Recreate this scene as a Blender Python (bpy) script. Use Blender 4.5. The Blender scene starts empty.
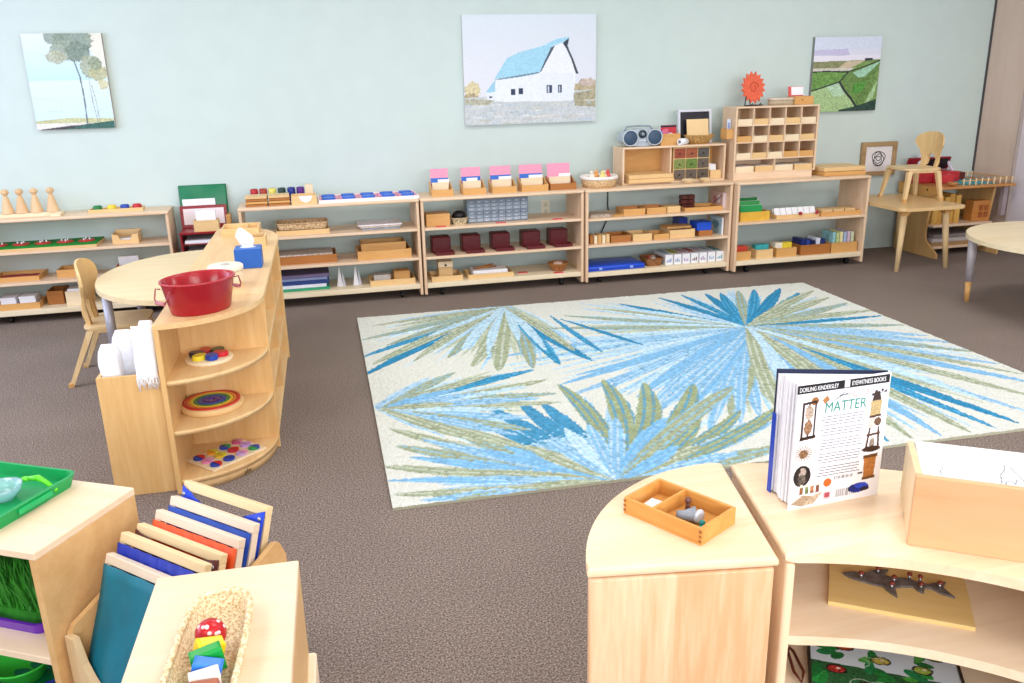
import bpy, bmesh, math, random
import numpy as np
from mathutils import Matrix, Vector, Euler

random.seed(7)
PI = math.pi
SC = bpy.context.scene
COL = SC.collection

# ------------------------------------------------------------------ camera, world, lights, exposure
def make_camera():
    cd = bpy.data.cameras.new('camera')
    cam = bpy.data.objects.new('camera', cd)
    COL.objects.link(cam)
    f, p, r, y = 843.9, 0.30258, -0.02334, 0.23794
    cd.sensor_fit = 'HORIZONTAL'
    cd.sensor_width = 36.0
    cd.lens = f * 36.0 / 1024.0
    cd.clip_start = 0.02
    fw = Vector((math.sin(y)*math.cos(p), math.cos(y)*math.cos(p), -math.sin(p)))
    rt = Vector((math.cos(y), -math.sin(y), 0))
    up = rt.cross(fw)
    r2 = rt*math.cos(r) + up*math.sin(r)
    u2 = -rt*math.sin(r) + up*math.cos(r)
    m = Matrix.Identity(4)
    for i in range(3):
        m[i][0], m[i][1], m[i][2] = r2[i], u2[i], -fw[i]
    m[0][3], m[1][3], m[2][3] = 0, 0, 1.45
    cam.matrix_world = m
    SC.camera = cam
make_camera()

w = bpy.data.worlds.new('world'); SC.world = w; w.use_nodes = True
bg = w.node_tree.nodes['Background']
bg.inputs['Color'].default_value = (0.80, 0.88, 1.0, 1)
bg.inputs['Strength'].default_value = 1.0
SC.view_settings.view_transform = 'Standard'
SC.view_settings.look = 'None'
SC.view_settings.gamma = 1
SC.view_settings.use_curve_mapping = False
SC.view_settings.exposure = 0.06

CEIL = 2.75
PANELS = [(-1.7, -0.6), (-1.7, 1.8), (-1.7, 4.2), (0.9, -0.6), (0.9, 1.8), (0.9, 4.2), (3.5, -0.6), (3.5, 1.8), (3.5, 4.2)]
PANEL_W = 21.0
for i, (x, y) in enumerate(PANELS):
    ld = bpy.data.lights.new('ceiling_lamp', 'AREA')
    ld.shape = 'RECTANGLE'; ld.size = 1.15; ld.size_y = 0.55
    ld.energy = PANEL_W
    ld.color = (1.0, 0.975, 0.945)
    lo = bpy.data.objects.new('ceiling_lamp', ld)
    lo.location = (x, y, CEIL - 0.035)
    COL.objects.link(lo)
ld = bpy.data.lights.new('window_daylight', 'AREA')
ld.shape = 'RECTANGLE'; ld.size = 1.2; ld.size_y = 3.6
ld.energy = 78
ld.color = (0.62, 0.70, 1.0)
lo = bpy.data.objects.new('window_daylight', ld)
lo.location = (-3.38, 3.4, 1.65)
lo.rotation_euler = (0, -PI/2, 0)
COL.objects.link(lo)
ld = bpy.data.lights.new('front_fill_light', 'AREA')  # unseen fill behind the camera, added to brighten upright faces turned towards it
ld.shape = 'RECTANGLE'; ld.size = 6.4; ld.size_y = 1.2
ld.energy = 210
ld.color = (0.93, 0.95, 1.0)
lo = bpy.data.objects.new('front_fill_light', ld)
lo.location = (1.6, -2.48, 1.75)
lo.rotation_euler = (PI/2, 0, 0)
COL.objects.link(lo)

# ------------------------------------------------------------------ materials (all procedural)
def lin(h):
    if isinstance(h, str):
        h = h.lstrip('#'); c = [int(h[i:i+2], 16)/255 for i in (0, 2, 4)]
    else:
        c = [v/255 for v in h]
    return [v/12.92 if v <= 0.04045 else ((v+0.055)/1.055)**2.4 for v in c]
MATS = {}
def base_mat(name, rough=0.5, spec=0.5):
    m = bpy.data.materials.new(name); m.use_nodes = True
    b = m.node_tree.nodes['Principled BSDF']
    b.inputs['Roughness'].default_value = rough
    b.inputs['Specular IOR Level'].default_value = spec
    return m, m.node_tree.nodes, m.node_tree.links, b
def plain(col, rough=0.5, var=0.06, scale=30, spec=0.4, metal=0.0, bump=0.0, alpha=None, trans=0.0):
    key = ('p', col, rough, var, scale, metal, bump, trans)
    if key in MATS: return MATS[key]
    m, N, L, b = base_mat('mat_' + str(len(MATS)), rough, spec)
    c = lin(col)
    tc = N.new('ShaderNodeTexCoord'); no = N.new('ShaderNodeTexNoise')
    no.inputs['Scale'].default_value = scale; no.inputs['Detail'].default_value = 3
    L.new(tc.outputs['Object'], no.inputs['Vector'])
    cr = N.new('ShaderNodeValToRGB')
    cr.color_ramp.elements[0].position = 0.3; cr.color_ramp.elements[1].position = 0.7
    cr.color_ramp.elements[0].color = [v*(1-var) for v in c] + [1]
    cr.color_ramp.elements[1].color = [min(1, v*(1+var)) for v in c] + [1]
    L.new(no.outputs['Fac'], cr.inputs['Fac']); L.new(cr.outputs['Color'], b.inputs['Base Color'])
    b.inputs['Metallic'].default_value = metal
    if trans: b.inputs['Transmission Weight'].default_value = trans
    if bump:
        bp = N.new('ShaderNodeBump'); bp.inputs['Strength'].default_value = bump; bp.inputs['Distance'].default_value = 0.004
        L.new(no.outputs['Fac'], bp.inputs['Height']); L.new(bp.outputs['Normal'], b.inputs['Normal'])
    MATS[key] = m
    return m
def wood(c1, c2, axis=0, rough=0.42, plank=0.0, knots=False, sc=1.0):
    key = ('w', c1, c2, axis, rough, plank, knots, sc)
    if key in MATS: return MATS[key]
    m, N, L, b = base_mat('wood_' + str(len(MATS)), rough, 0.35)
    tc = N.new('ShaderNodeTexCoord'); mp = N.new('ShaderNodeMapping')
    s = [14*sc, 14*sc, 14*sc]; s[axis] = 1.3*sc
    mp.inputs['Scale'].default_value = s
    L.new(tc.outputs['Object'], mp.inputs['Vector'])
    n1 = N.new('ShaderNodeTexNoise'); n1.inputs['Scale'].default_value = 1.6; n1.inputs['Detail'].default_value = 4; n1.inputs['Distortion'].default_value = 0.8
    L.new(mp.outputs['Vector'], n1.inputs['Vector'])
    n2 = N.new('ShaderNodeTexNoise'); n2.inputs['Scale'].default_value = 9; n2.inputs['Detail'].default_value = 5
    L.new(mp.outputs['Vector'], n2.inputs['Vector'])
    mx = N.new('ShaderNodeMath'); mx.operation = 'MULTIPLY_ADD'; mx.inputs[1].default_value = 0.35
    L.new(n2.outputs['Fac'], mx.inputs[0])
    m2 = N.new('ShaderNodeMath'); m2.operation = 'MULTIPLY'; m2.inputs[1].default_value = 0.75
    L.new(n1.outputs['Fac'], m2.inputs[0]); L.new(m2.outputs[0], mx.inputs[2])
    fac = mx.outputs[0]
    if plank:
        sx = N.new('ShaderNodeSeparateXYZ'); L.new(tc.outputs['Object'], sx.inputs[0])
        dv = N.new('ShaderNodeMath'); dv.operation = 'DIVIDE'; dv.inputs[1].default_value = plank
        L.new(sx.outputs[0], dv.inputs[0])
        fl = N.new('ShaderNodeMath'); fl.operation = 'FLOOR'; L.new(dv.outputs[0], fl.inputs[0])
        wn = N.new('ShaderNodeTexWhiteNoise'); wn.noise_dimensions = '1D'; L.new(fl.outputs[0], wn.inputs['W'])
        ma = N.new('ShaderNodeMath'); ma.operation = 'MULTIPLY_ADD'; ma.inputs[1].default_value = 0.55; ma.inputs[2].default_value = -0.25
        L.new(wn.outputs['Value'], ma.inputs[0])
        ad = N.new('ShaderNodeMath'); ad.operation = 'ADD'; L.new(fac, ad.inputs[0]); L.new(ma.outputs[0], ad.inputs[1])
        fac = ad.outputs[0]
    cr = N.new('ShaderNodeValToRGB')
    cr.color_ramp.elements[0].position = 0.28; cr.color_ramp.elements[1].position = 0.75
    cr.color_ramp.elements[0].color = lin(c2) + [1]
    cr.color_ramp.elements[1].color = lin(c1) + [1]
    L.new(fac, cr.inputs['Fac'])
    out = cr.outputs['Color']
    if knots:
        vo = N.new('ShaderNodeTexVoronoi'); vo.inputs['Scale'].default_value = 4.2
        L.new(tc.outputs['Object'], vo.inputs['Vector'])
        kr = N.new('ShaderNodeValToRGB'); kr.color_ramp.elements[0].position = 0.03; kr.color_ramp.elements[1].position = 0.06
        kr.color_ramp.elements[0].color = (0.45, 0.28, 0.17, 1); kr.color_ramp.elements[1].color = (1, 1, 1, 1)
        L.new(vo.outputs['Distance'], kr.inputs['Fac'])
        mm = N.new('ShaderNodeMix'); mm.data_type = 'RGBA'; mm.blend_type = 'MULTIPLY'; mm.inputs[0].default_value = 1
        L.new(out, mm.inputs[6]); L.new(kr.outputs['Color'], mm.inputs[7]); out = mm.outputs[2]
    L.new(out, b.inputs['Base Color'])
    MATS[key] = m
    return m
def vcol_mat(rough=0.6, noise=0.0, bump=0.0, nscale=300, spec=0.3):
    key = ('v', rough, noise, bump, nscale)
    if key in MATS: return MATS[key]
    m, N, L, b = base_mat('coloured_surface_' + str(len(MATS)), rough, spec)
    at = N.new('ShaderNodeAttribute'); at.attribute_name = 'Col'
    out = at.outputs['Color']
    if noise or bump:
        tc = N.new('ShaderNodeTexCoord'); no = N.new('ShaderNodeTexNoise'); no.inputs['Scale'].default_value = nscale; no.inputs['Detail'].default_value = 2
        L.new(tc.outputs['Object'], no.inputs['Vector'])
        if noise:
            mr = N.new('ShaderNodeMapRange'); mr.inputs[1].default_value = 0.3; mr.inputs[2].default_value = 0.7
            mr.inputs[3].default_value = 1-noise; mr.inputs[4].default_value = 1+noise*0.5
            L.new(no.outputs['Fac'], mr.inputs[0])
            vm = N.new('ShaderNodeVectorMath'); vm.operation = 'SCALE'
            L.new(out, vm.inputs[0]); L.new(mr.outputs[0], vm.inputs[3]); out = vm.outputs[0]
        if bump:
            bp = N.new('ShaderNodeBump'); bp.inputs['Strength'].default_value = bump; bp.inputs['Distance'].default_value = 0.004
            L.new(no.outputs['Fac'], bp.inputs['Height']); L.new(bp.outputs['Normal'], b.inputs['Normal'])
    L.new(out, b.inputs['Base Color'])
    MATS[key] = m
    return m
def carpet_mat():
    m, N, L, b = base_mat('carpet', 0.95, 0.1)
    tc = N.new('ShaderNodeTexCoord')
    n1 = N.new('ShaderNodeTexNoise'); n1.inputs['Scale'].default_value = 170; n1.inputs['Detail'].default_value = 5; n1.inputs['Roughness'].default_value = 0.8
    n2 = N.new('ShaderNodeTexNoise'); n2.inputs['Scale'].default_value = 2.2; n2.inputs['Detail'].default_value = 3
    L.new(tc.outputs['Object'], n1.inputs['Vector']); L.new(tc.outputs['Object'], n2.inputs['Vector'])
    cr = N.new('ShaderNodeValToRGB')
    e = cr.color_ramp.elements
    e[0].position = 0.40; e[0].color = lin('#54463f') + [1]
    e[1].position = 0.61; e[1].color = lin('#b3a59b') + [1]
    x = e.new(0.5); x.color = lin('#83756c') + [1]
    L.new(n1.outputs['Fac'], cr.inputs['Fac'])
    mr = N.new('ShaderNodeMapRange'); mr.inputs[1].default_value = 0.3; mr.inputs[2].default_value = 0.7; mr.inputs[3].default_value = 0.93; mr.inputs[4].default_value = 1.06
    L.new(n2.outputs['Fac'], mr.inputs[0])
    vm = N.new('ShaderNodeVectorMath'); vm.operation = 'SCALE'
    L.new(cr.outputs['Color'], vm.inputs[0]); L.new(mr.outputs[0], vm.inputs[3])
    L.new(vm.outputs[0], b.inputs['Base Color'])
    bp = N.new('ShaderNodeBump'); bp.inputs['Strength'].default_value = 0.6; bp.inputs['Distance'].default_value = 0.004
    L.new(n1.outputs['Fac'], bp.inputs['Height']); L.new(bp.outputs['Normal'], b.inputs['Normal'])
    return m
def weave_mat(c1, c2, sx=110, sy=60):
    key = ('wv', c1, c2, sx, sy)
    if key in MATS: return MATS[key]
    m, N, L, b = base_mat('wicker_' + str(len(MATS)), 0.6, 0.3)
    tc = N.new('ShaderNodeTexCoord'); mp = N.new('ShaderNodeMapping'); mp.inputs['Scale'].default_value = (sx, sx, sy)
    L.new(tc.outputs['Object'], mp.inputs['Vector'])
    ck = N.new('ShaderNodeTexNoise'); ck.inputs['Scale'].default_value = 1.0; ck.inputs['Detail'].default_value = 1
    L.new(mp.outputs['Vector'], ck.inputs['Vector'])
    cr = N.new('ShaderNodeValToRGB'); cr.color_ramp.elements[0].position = 0.36; cr.color_ramp.elements[1].position = 0.58
    cr.color_ramp.elements[0].color = lin(c2) + [1]; cr.color_ramp.elements[1].color = lin(c1) + [1]
    L.new(ck.outputs['Fac'], cr.inputs['Fac']); L.new(cr.outputs['Color'], b.inputs['Base Color'])
    bp = N.new('ShaderNodeBump'); bp.inputs['Strength'].default_value = 0.8; bp.inputs['Distance'].default_value = 0.003
    L.new(ck.outputs['Fac'], bp.inputs['Height']); L.new(bp.outputs['Normal'], b.inputs['Normal'])
    MATS[key] = m
    return m

UNIT = wood('#f0d6b8', '#ddba96', 0)          # back-wall shelving birch
UNITZ = wood('#edd0b0', '#d9b48e', 2)
PEN = wood('#eecc96', '#deb077', 1, 0.4)       # peninsula unit
PENZ = wood('#eac388', '#d8a868', 2, 0.4)
MAP = wood('#f4dcbc', '#e8c298', 0, 0.32, sc=0.8)      # near maple tops
MAPZ = wood('#efd0ac', '#d9a679', 2, 0.4, plank=0.062, knots=True)
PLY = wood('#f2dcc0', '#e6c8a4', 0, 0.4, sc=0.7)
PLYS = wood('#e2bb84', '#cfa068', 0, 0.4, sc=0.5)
BOX = wood('#dfae6c', '#cc9450', 0, 0.45)
BOXL = wood('#ecca92', '#dcb278', 0, 0.45)
BOXD = wood('#b9793c', '#9b5f2c', 0, 0.45)
OAK = wood('#dda257', '#c4843c', 0, 0.4, sc=1.4)
PALE = wood('#f3e2c2', '#e6cda4', 0, 0.45)
CHAIRW = wood('#ecd0a0', '#ddb87f', 2, 0.4)
WHITE = plain('#f2f2f4', 0.5, 0.02)
PAPER = plain('#f4f4f8', 0.7, 0.02)
BLACK = plain('#1a1a1c', 0.4, 0.1)
RED = plain('#8e1a22', 0.3, 0.08)
DRED = plain('#5e1218', 0.35, 0.12)
BLUE = plain('#1b46a8', 0.35, 0.06)
METAL = plain('#b4b4b8', 0.3, 0.05, metal=0.9)
GREYLEG = plain('#a8a8b4', 0.35, 0.04, metal=0.3)

# ------------------------------------------------------------------ mesh builder
class G:
    def __init__(s): s.v = []; s.f = []; s.m = []; s.sm = []; s.mi = 0; s.X = None
    def add(s, vs, fs, smooth=False):
        o = len(s.v)
        if s.X is not None: vs = [tuple(s.X @ Vector(v)) for v in vs]
        s.v += [tuple(v) for v in vs]
        for f in fs:
            s.f.append([o+i for i in f]); s.m.append(s.mi); s.sm.append(smooth)
        return s
    def bmadd(s, bm, smooth=False):
        bm.verts.index_update()
        s.add([v.co[:] for v in bm.verts], [[v.index for v in f.verts] for f in bm.faces], smooth); bm.free(); return s
    def box(s, x0, y0, z0, x1, y1, z1, bev=0.0, seg=1):
        if bev <= 0:
            vs = [(x, y, z) for z in (z0, z1) for y in (y0, y1) for x in (x0, x1)]
            return s.add(vs, [(0, 2, 3, 1), (4, 5, 7, 6), (0, 1, 5, 4), (2, 6, 7, 3), (0, 4, 6, 2), (1, 3, 7, 5)])
        bm = bmesh.new(); bmesh.ops.create_cube(bm, size=1)
        for v in bm.verts:
            v.co = Vector(((x0+x1)/2 + v.co.x*(x1-x0), (y0+y1)/2 + v.co.y*(y1-y0), (z0+z1)/2 + v.co.z*(z1-z0)))
        bmesh.ops.bevel(bm, geom=bm.edges[:], offset=bev, segments=seg, affect='EDGES', profile=0.5)
        return s.bmadd(bm, seg > 1)
    def prism(s, pts, z0, z1, smooth=False, bev=0.0):
        a = sum(pts[i][0]*pts[(i+1) % len(pts)][1] - pts[(i+1) % len(pts)][0]*pts[i][1] for i in range(len(pts)))
        if a < 0: pts = pts[::-1]
        n = len(pts)
        if bev > 0:
            bm = bmesh.new(); lo = [bm.verts.new((p[0], p[1], z0)) for p in pts]; hi = [bm.verts.new((p[0], p[1], z1)) for p in pts]
            fa = bm.faces.new(lo[::-1]); fb = bm.faces.new(hi)
            for i in range(n): bm.faces.new((lo[i], lo[(i+1) % n], hi[(i+1) % n], hi[i]))
            ed = list(fa.edges) + list(fb.edges)
            bmesh.ops.bevel(bm, geom=ed, offset=bev, segments=3, affect='EDGES', profile=0.5)
            return s.bmadd(bm)
        vs = [(p[0], p[1], z0) for p in pts] + [(p[0], p[1], z1) for p in pts]
        s.add(vs, [list(range(n))[::-1], list(range(n, 2*n))])
        o = len(s.v) - 2*n
        for i in range(n):
            s.f.append([o+i, o+(i+1) % n, o+n+(i+1) % n, o+n+i]); s.m.append(s.mi); s.sm.append(smooth)
        return s
    def cone(s, p0, p1, r0, r1=None, n=14, smooth=True):
        if r1 is None: r1 = r0
        p0 = Vector(p0); p1 = Vector(p1); d = (p1-p0).normalized()
        a = d.orthogonal().normalized(); b = d.cross(a)
        vs = []
        for p, r in ((p0, r0), (p1, r1)):
            for i in range(n):
                t = 2*PI*i/n; vs.append(p + (a*math.cos(t) + b*math.sin(t))*r)
        s.add(vs, [[i, (i+1) % n, n+(i+1) % n, n+i] for i in range(n)], smooth)
        o = len(s.v) - 2*n
        s.f.append([o+i for i in range(n)][::-1]); s.m.append(s.mi); s.sm.append(False)
        s.f.append([o+n+i for i in range(n)]); s.m.append(s.mi); s.sm.append(False)
        return s
    def tube(s, pts, r, n=8, closed=False):
        pts = [Vector(p) for p in pts]; N = len(pts); vs = []
        rr = r if isinstance(r, (list, tuple)) else [r]*N
        a = None
        for i, p in enumerate(pts):
            if closed: d = pts[(i+1) % N] - pts[i-1]
            else: d = pts[min(i+1, N-1)] - pts[max(i-1, 0)]
            d.normalize()
            if a is None: a = d.orthogonal().normalized()
            else: a = (a - d*a.dot(d)).normalized()
            b = d.cross(a)
            for k in range(n):
                t = 2*PI*k/n; vs.append(p + (a*math.cos(t) + b*math.sin(t))*rr[i])
        fs = []
        for i in range(N if closed else N-1):
            j = (i+1) % N
            for k in range(n): fs.append([i*n+k, i*n+(k+1) % n, j*n+(k+1) % n, j*n+k])
        if not closed:
            fs.append(list(range(n))[::-1]); fs.append([(N-1)*n+k for k in range(n)])
        return s.add(vs, fs, True)
    def lathe(s, prof, n=28, c=(0, 0, 0), sx=1.0, sy=1.0, closed=False):
        vs = []; 
        for r, z in prof:
            for k in range(n):
                t = 2*PI*k/n; vs.append((c[0]+r*sx*math.cos(t), c[1]+r*sy*math.sin(t), c[2]+z))
        fs = []
        P_ = len(prof)
        for i in range(P_ if closed else P_-1):
            j = (i+1) % P_
            for k in range(n): fs.append([i*n+k, i*n+(k+1) % n, j*n+(k+1) % n, j*n+k])
        if not closed:
            if prof[0][0] > 1e-6: fs.append(list(range(n))[::-1])
            if prof[-1][0] > 1e-6: fs.append([(P_-1)*n+k for k in range(n)])
        return s.add(vs, fs, True)
    def sph(s, c, r, sc=(1, 1, 1), n=14, m=9):
        prof = [(max(1e-7, r*math.sin(PI*i/m)), -r*math.cos(PI*i/m)) for i in range(m+1)]
        vs = []
        for rr, z in prof:
            for k in range(n):
                t = 2*PI*k/n; vs.append((c[0]+rr*sc[0]*math.cos(t), c[1]+rr*sc[1]*math.sin(t), c[2]+z*sc[2]))
        fs = [[i*n+k, i*n+(k+1) % n, (i+1)*n+(k+1) % n, (i+1)*n+k] for i in range(m) for k in range(n)]
        return s.add(vs, fs, True)
    def at(s, M):
        s.X = M; return s
def RX(a): return Matrix.Rotation(a, 4, 'X')
def RY(a): return Matrix.Rotation(a, 4, 'Y')
def RZ(a): return Matrix.Rotation(a, 4, 'Z')
def TR(x, y, z): return Matrix.Translation((x, y, z))
def rrect(x0, y0, x1, y1, r, n=5):
    o = []
    for cx, cy, a in ((x1-r, y1-r, 0), (x0+r, y1-r, 90), (x0+r, y0+r, 180), (x1-r, y0+r, 270)):
        for i in range(n+1):
            t = math.radians(a+90*i/n); o.append((cx+r*math.cos(t), cy+r*math.sin(t)))
    return o
def ell(cx, cy, a, b, n=32, t0=0, t1=360):
    return [(cx+a*math.cos(math.radians(t0+(t1-t0)*i/n)), cy+b*math.sin(math.radians(t0+(t1-t0)*i/n))) for i in range(n if t1-t0 == 360 else n+1)]

def mk(name, g, mats, loc=(0, 0, 0), rz=0.0, parent=None, kind=None, label=None, rot=None):
    me = bpy.data.meshes.new(name)
    me.from_pydata(g.v, [], g.f)
    if not isinstance(mats, (list, tuple)): mats = [mats]
    for m in mats: me.materials.append(m)
    me.polygons.foreach_set('material_index', g.m)
    me.polygons.foreach_set('use_smooth', g.sm)
    me.validate(); me.update()
    bm = bmesh.new(); bm.from_mesh(me); bmesh.ops.recalc_face_normals(bm, faces=bm.faces[:]); bm.to_mesh(me); bm.free()
    o = bpy.data.objects.new(name, me); COL.objects.link(o)
    o.location = loc; o.rotation_euler = rot if rot else (0, 0, rz)
    if parent: o.parent = parent
    if kind: o['kind'] = kind
    if label: o['label'] = label
    return o
def P(name, g, mats, parent, label=None, kind=None, loc=(0, 0, 0), rot=None):
    return mk(name, g, mats, loc, 0, parent, kind, label, rot)
def tag(o, label, cat, group=None, kind=None):
    o['label'] = label; o['category'] = cat
    if group: o['group'] = group
    if kind: o['kind'] = kind
    return o
def T(name, label, cat, loc, rz=0.0, group=None, rot=None):
    o = bpy.data.objects.new(name, None); COL.objects.link(o)
    o.empty_display_size = 0.05
    o.location = loc; o.rotation_euler = rot if rot else (0, 0, rz)
    return tag(o, label, cat, group)
def S(name, g, mats, loc, label, cat, rz=0.0, group=None, rot=None, kind=None):
    return tag(mk(name, g, mats, loc, rz, None, None, None, rot), label, cat, group, kind)
def dup(o, loc, rz=None, label=None, group=None):
    def cp(a, par):
        c = a.copy(); COL.objects.link(c)
        if par: c.parent = par
        for ch in list(a.children): cp(ch, c)
        return c
    c = cp(o, None); c.location = loc
    if rz is not None: c.rotation_euler = (0, 0, rz)
    if label: c['label'] = label
    if group: c['group'] = group
    return c

# ------------------------------------------------------------------ surface pattern rasteriser (vertex colours on real flat parts)
class Ras:
    def __init__(s, W, H, nx, ny, col):
        s.W, s.H, s.nx, s.ny = W, H, nx, ny
        s.x, s.y = np.meshgrid(np.linspace(0, W, nx), np.linspace(0, H, ny))
        s.c = np.zeros((ny, nx, 3)); s.c[:] = lin(col)
        s.rs = np.random.RandomState(3)
        n = s.rs.rand(ny, nx)
        for _ in range(2): n = (n + np.roll(n, 1, 0) + np.roll(n, 1, 1) + np.roll(n, -1, 0) + np.roll(n, -1, 1))/5
        s.n = (n - n.mean())/n.std()
    def inside(s, pts):
        r = np.zeros((s.ny, s.nx), bool); n = len(pts)
        for i in range(n):
            x1, y1 = pts[i]; x2, y2 = pts[(i+1) % n]
            if y1 == y2: continue
            c = ((y1 > s.y) != (y2 > s.y)) & (s.x < (x2-x1)*(s.y-y1)/(y2-y1) + x1)
            r ^= c
        return r
    def fill(s, mask, col, var=0.0, a=1.0):
        c = np.array(lin(col))
        k = (1 + var*s.n[mask])[:, None]
        s.c[mask] = s.c[mask]*(1-a) + np.clip(c*k, 0, 1)*a
    def poly(s, pts, col, var=0.0, a=1.0): s.fill(s.inside(pts), col, var, a)
    def ell(s, cx, cy, rx, ry, col, var=0.0, a=1.0, rough=0.0):
        s.fill(((s.x-cx)/rx)**2 + ((s.y-cy)/ry)**2 + rough*s.n < 1, col, var, a)
    def line(s, pts, w, col, a=1.0, var=0.0):
        m = np.zeros((s.ny, s.nx), bool)
        for i in range(len(pts)-1):
            x1, y1 = pts[i]; x2, y2 = pts[i+1]
            L = max(1e-9, math.hypot(x2-x1, y2-y1)); ux, uy = (x2-x1)/L, (y2-y1)/L
            t = np.clip((s.x-x1)*ux + (s.y-y1)*uy, 0, L)
            m |= np.hypot(s.x-x1-t*ux, s.y-y1-t*uy) < w/2
        s.fill(m, col, var, a)
    def grad(s, y0, y1, c0, c1):
        m = (s.y >= y0) & (s.y <= y1); t = ((s.y-y0)/(y1-y0))[..., None]
        g = np.array(lin(c0))*(1-t) + np.array(lin(c1))*t
        s.c[m] = g[m]
    def leaf(s, x0, y0, x1, y1, w, col, acc=None, bend=0.0, root=0.22, tip=0):
        L = math.hypot(x1-x0, y1-y0)
        if L < 1e-6: return
        ux, uy = (x1-x0)/L, (y1-y0)/L
        t = ((s.x-x0)*ux + (s.y-y0)*uy)/L
        d = -(s.x-x0)*uy + (s.y-y0)*ux - bend*L*t*(1-t)
        tt = np.clip(t, 0, 1)
        pr = w*0.5*(root + (1-root)*np.sin(PI/2*np.minimum(1, tt/0.62)))*np.sqrt(np.clip((1-tt)/0.33, 0, 1))
        m = (t > 0) & (t < 1) & (np.abs(d) < pr*(1+0.05*s.n))
        s.fill(m, col, 0.10)
        st = m & (np.sin(d/w*17 + 2.5*t + x1*7) > 0.45) & (s.n > -0.9)
        s.fill(st, acc or '#e6ecea', 0.06, 0.8 if acc else 0.42)
        if tip: s.fill(m & (t > tip + 0.03*s.n), '#3a90bb', 0.1, 0.9)

    def mesh(s, name, thick, mat, side=None, loc=(0, 0, 0), rot=(0, 0, 0), parent=None, relief=None):
        nx, ny = s.nx, s.ny
        z = np.full((ny, nx), thick) if relief is None else thick + relief
        vs = np.stack([s.x, s.y, z], -1).reshape(-1, 3)
        idx = np.arange(nx*ny).reshape(ny, nx)
        q = np.stack([idx[:-1, :-1], idx[:-1, 1:], idx[1:, 1:], idx[1:, :-1]], -1).reshape(-1, 4)
        border = np.concatenate([idx[0, :-1], idx[:-1, -1], idx[-1, :0:-1], idx[:0:-1, 0]])
        nb = len(border); sv = vs[border].copy()
        sv2 = sv.copy(); sv2[:, 2] = 0
        o1 = nx*ny; o2 = o1+nb
        allv = np.concatenate([vs, sv, sv2])
        k = np.arange(nb); k2 = (k+1) % nb
        sq = np.stack([o1+k, o2+k, o2+k2, o1+k2], -1)
        faces = q.tolist() + sq.tolist() + [list(range(o2+nb-1, o2-1, -1))]
        me = bpy.data.meshes.new(name)
        me.from_pydata(allv.tolist(), [], faces)
        me.materials.append(mat)
        ca = me.color_attributes.new('Col', 'FLOAT_COLOR', 'POINT')
        cc = np.ones((len(allv), 4), np.float32)
        cc[:nx*ny, :3] = s.c.reshape(-1, 3)
        cc[nx*ny:, :3] = np.array(lin(side)) if side else np.concatenate([s.c.reshape(-1, 3)[border]]*2)
        ca.data.foreach_set('color', cc.ravel())
        me.update()
        o = bpy.data.objects.new(name, me); COL.objects.link(o)
        o.location = loc; o.rotation_euler = rot
        if parent: o.parent = parent
        return o
def text_part(name, txt, size, mat, parent, loc, rot, label=None, sx=1.0, bold=0.0):
    cu = bpy.data.curves.new(name, 'FONT'); cu.body = txt; cu.size = size; cu.offset = bold; cu.extrude = 0.0003
    cu.align_x = 'LEFT'
    tmp = bpy.data.objects.new(name + '_tmp', cu); COL.objects.link(tmp)
    bpy.context.view_layer.update()
    dg = bpy.context.evaluated_depsgraph_get()
    me = bpy.data.meshes.new_from_object(tmp.evaluated_get(dg))
    bpy.data.objects.remove(tmp); me.materials.clear(); me.materials.append(mat)
    o = bpy.data.objects.new(name, me); COL.objects.link(o)
    o.location = loc; o.rotation_euler = rot; o.scale = (sx, 1, 1); o.parent = parent
    if label: o['label'] = label
    return o

# ------------------------------------------------------------------ the room
WALL_Y, WALL_X = 6.15, 5.60
def struct(name, g, m): return mk(name, g, m, kind='structure')
struct('floor', G().box(-3.6, -2.6, -0.05, WALL_X+0.1, WALL_Y+0.1, 0), carpet_mat())
struct('wall_back', G().box(-3.6, WALL_Y, 0, WALL_X+0.1, WALL_Y+0.1, CEIL), plain('#cddcd7', 0.75, 0.02, 6, bump=0.03))
struct('wall_right', G().box(WALL_X, -2.6, 0, WALL_X+0.1, WALL_Y, CEIL), plain('#dcd3d8', 0.75, 0.02, 6))
g = G(); g.box(-3.6, -2.7, 0, WALL_X+0.1, -2.6, 1.1); g.box(-3.6, -2.7, 2.4, WALL_X+0.1, -2.6, CEIL)
g.box(-3.6, -2.7, 1.1, -1.65, -2.6, 2.4); g.box(4.85, -2.7, 1.1, WALL_X+0.1, -2.6, 2.4)
struct('wall_front', g, plain('#a8aaa8', 0.8, 0.02, 6))
g = G()
for a in (-1.65, 0.5, 2.65, 4.80): g.box(a, -2.66, 1.1, a+0.05, -2.6, 2.4)
for a in (1.1, 2.35): g.box(-1.65, -2.66, a, 4.85, -2.6, a+0.05)
struct('added_window', g, WHITE)  # unseen frame, added to go with the fill lamp behind the camera
g = G(); g.box(-3.6, -2.6, 0, -3.5, WALL_Y, 1.0); g.box(-3.6, -2.6, 2.3, -3.5, WALL_Y, CEIL)
g.box(-3.6, -2.6, 1.0, -3.5, 1.55, 2.3); g.box(-3.6, 5.25, 1.0, -3.5, WALL_Y, 2.3)
struct('wall_left', g, plain('#d6ddd8', 0.8, 0.02, 6))
struct('ceiling', G().box(-3.6, -2.7, CEIL, WALL_X+0.1, WALL_Y+0.1, CEIL+0.05), plain('#d4d2ce', 0.9, 0.02, 6))
g = G()
for a in (1.55, 2.75, 3.98, 5.2): g.box(-3.56, a, 1.0, -3.5, a+0.05, 2.3)
for a in (1.0, 2.25): g.box(-3.56, 1.55, a, -3.5, 5.25, a+0.05)
struct('window_1', g, WHITE)
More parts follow.
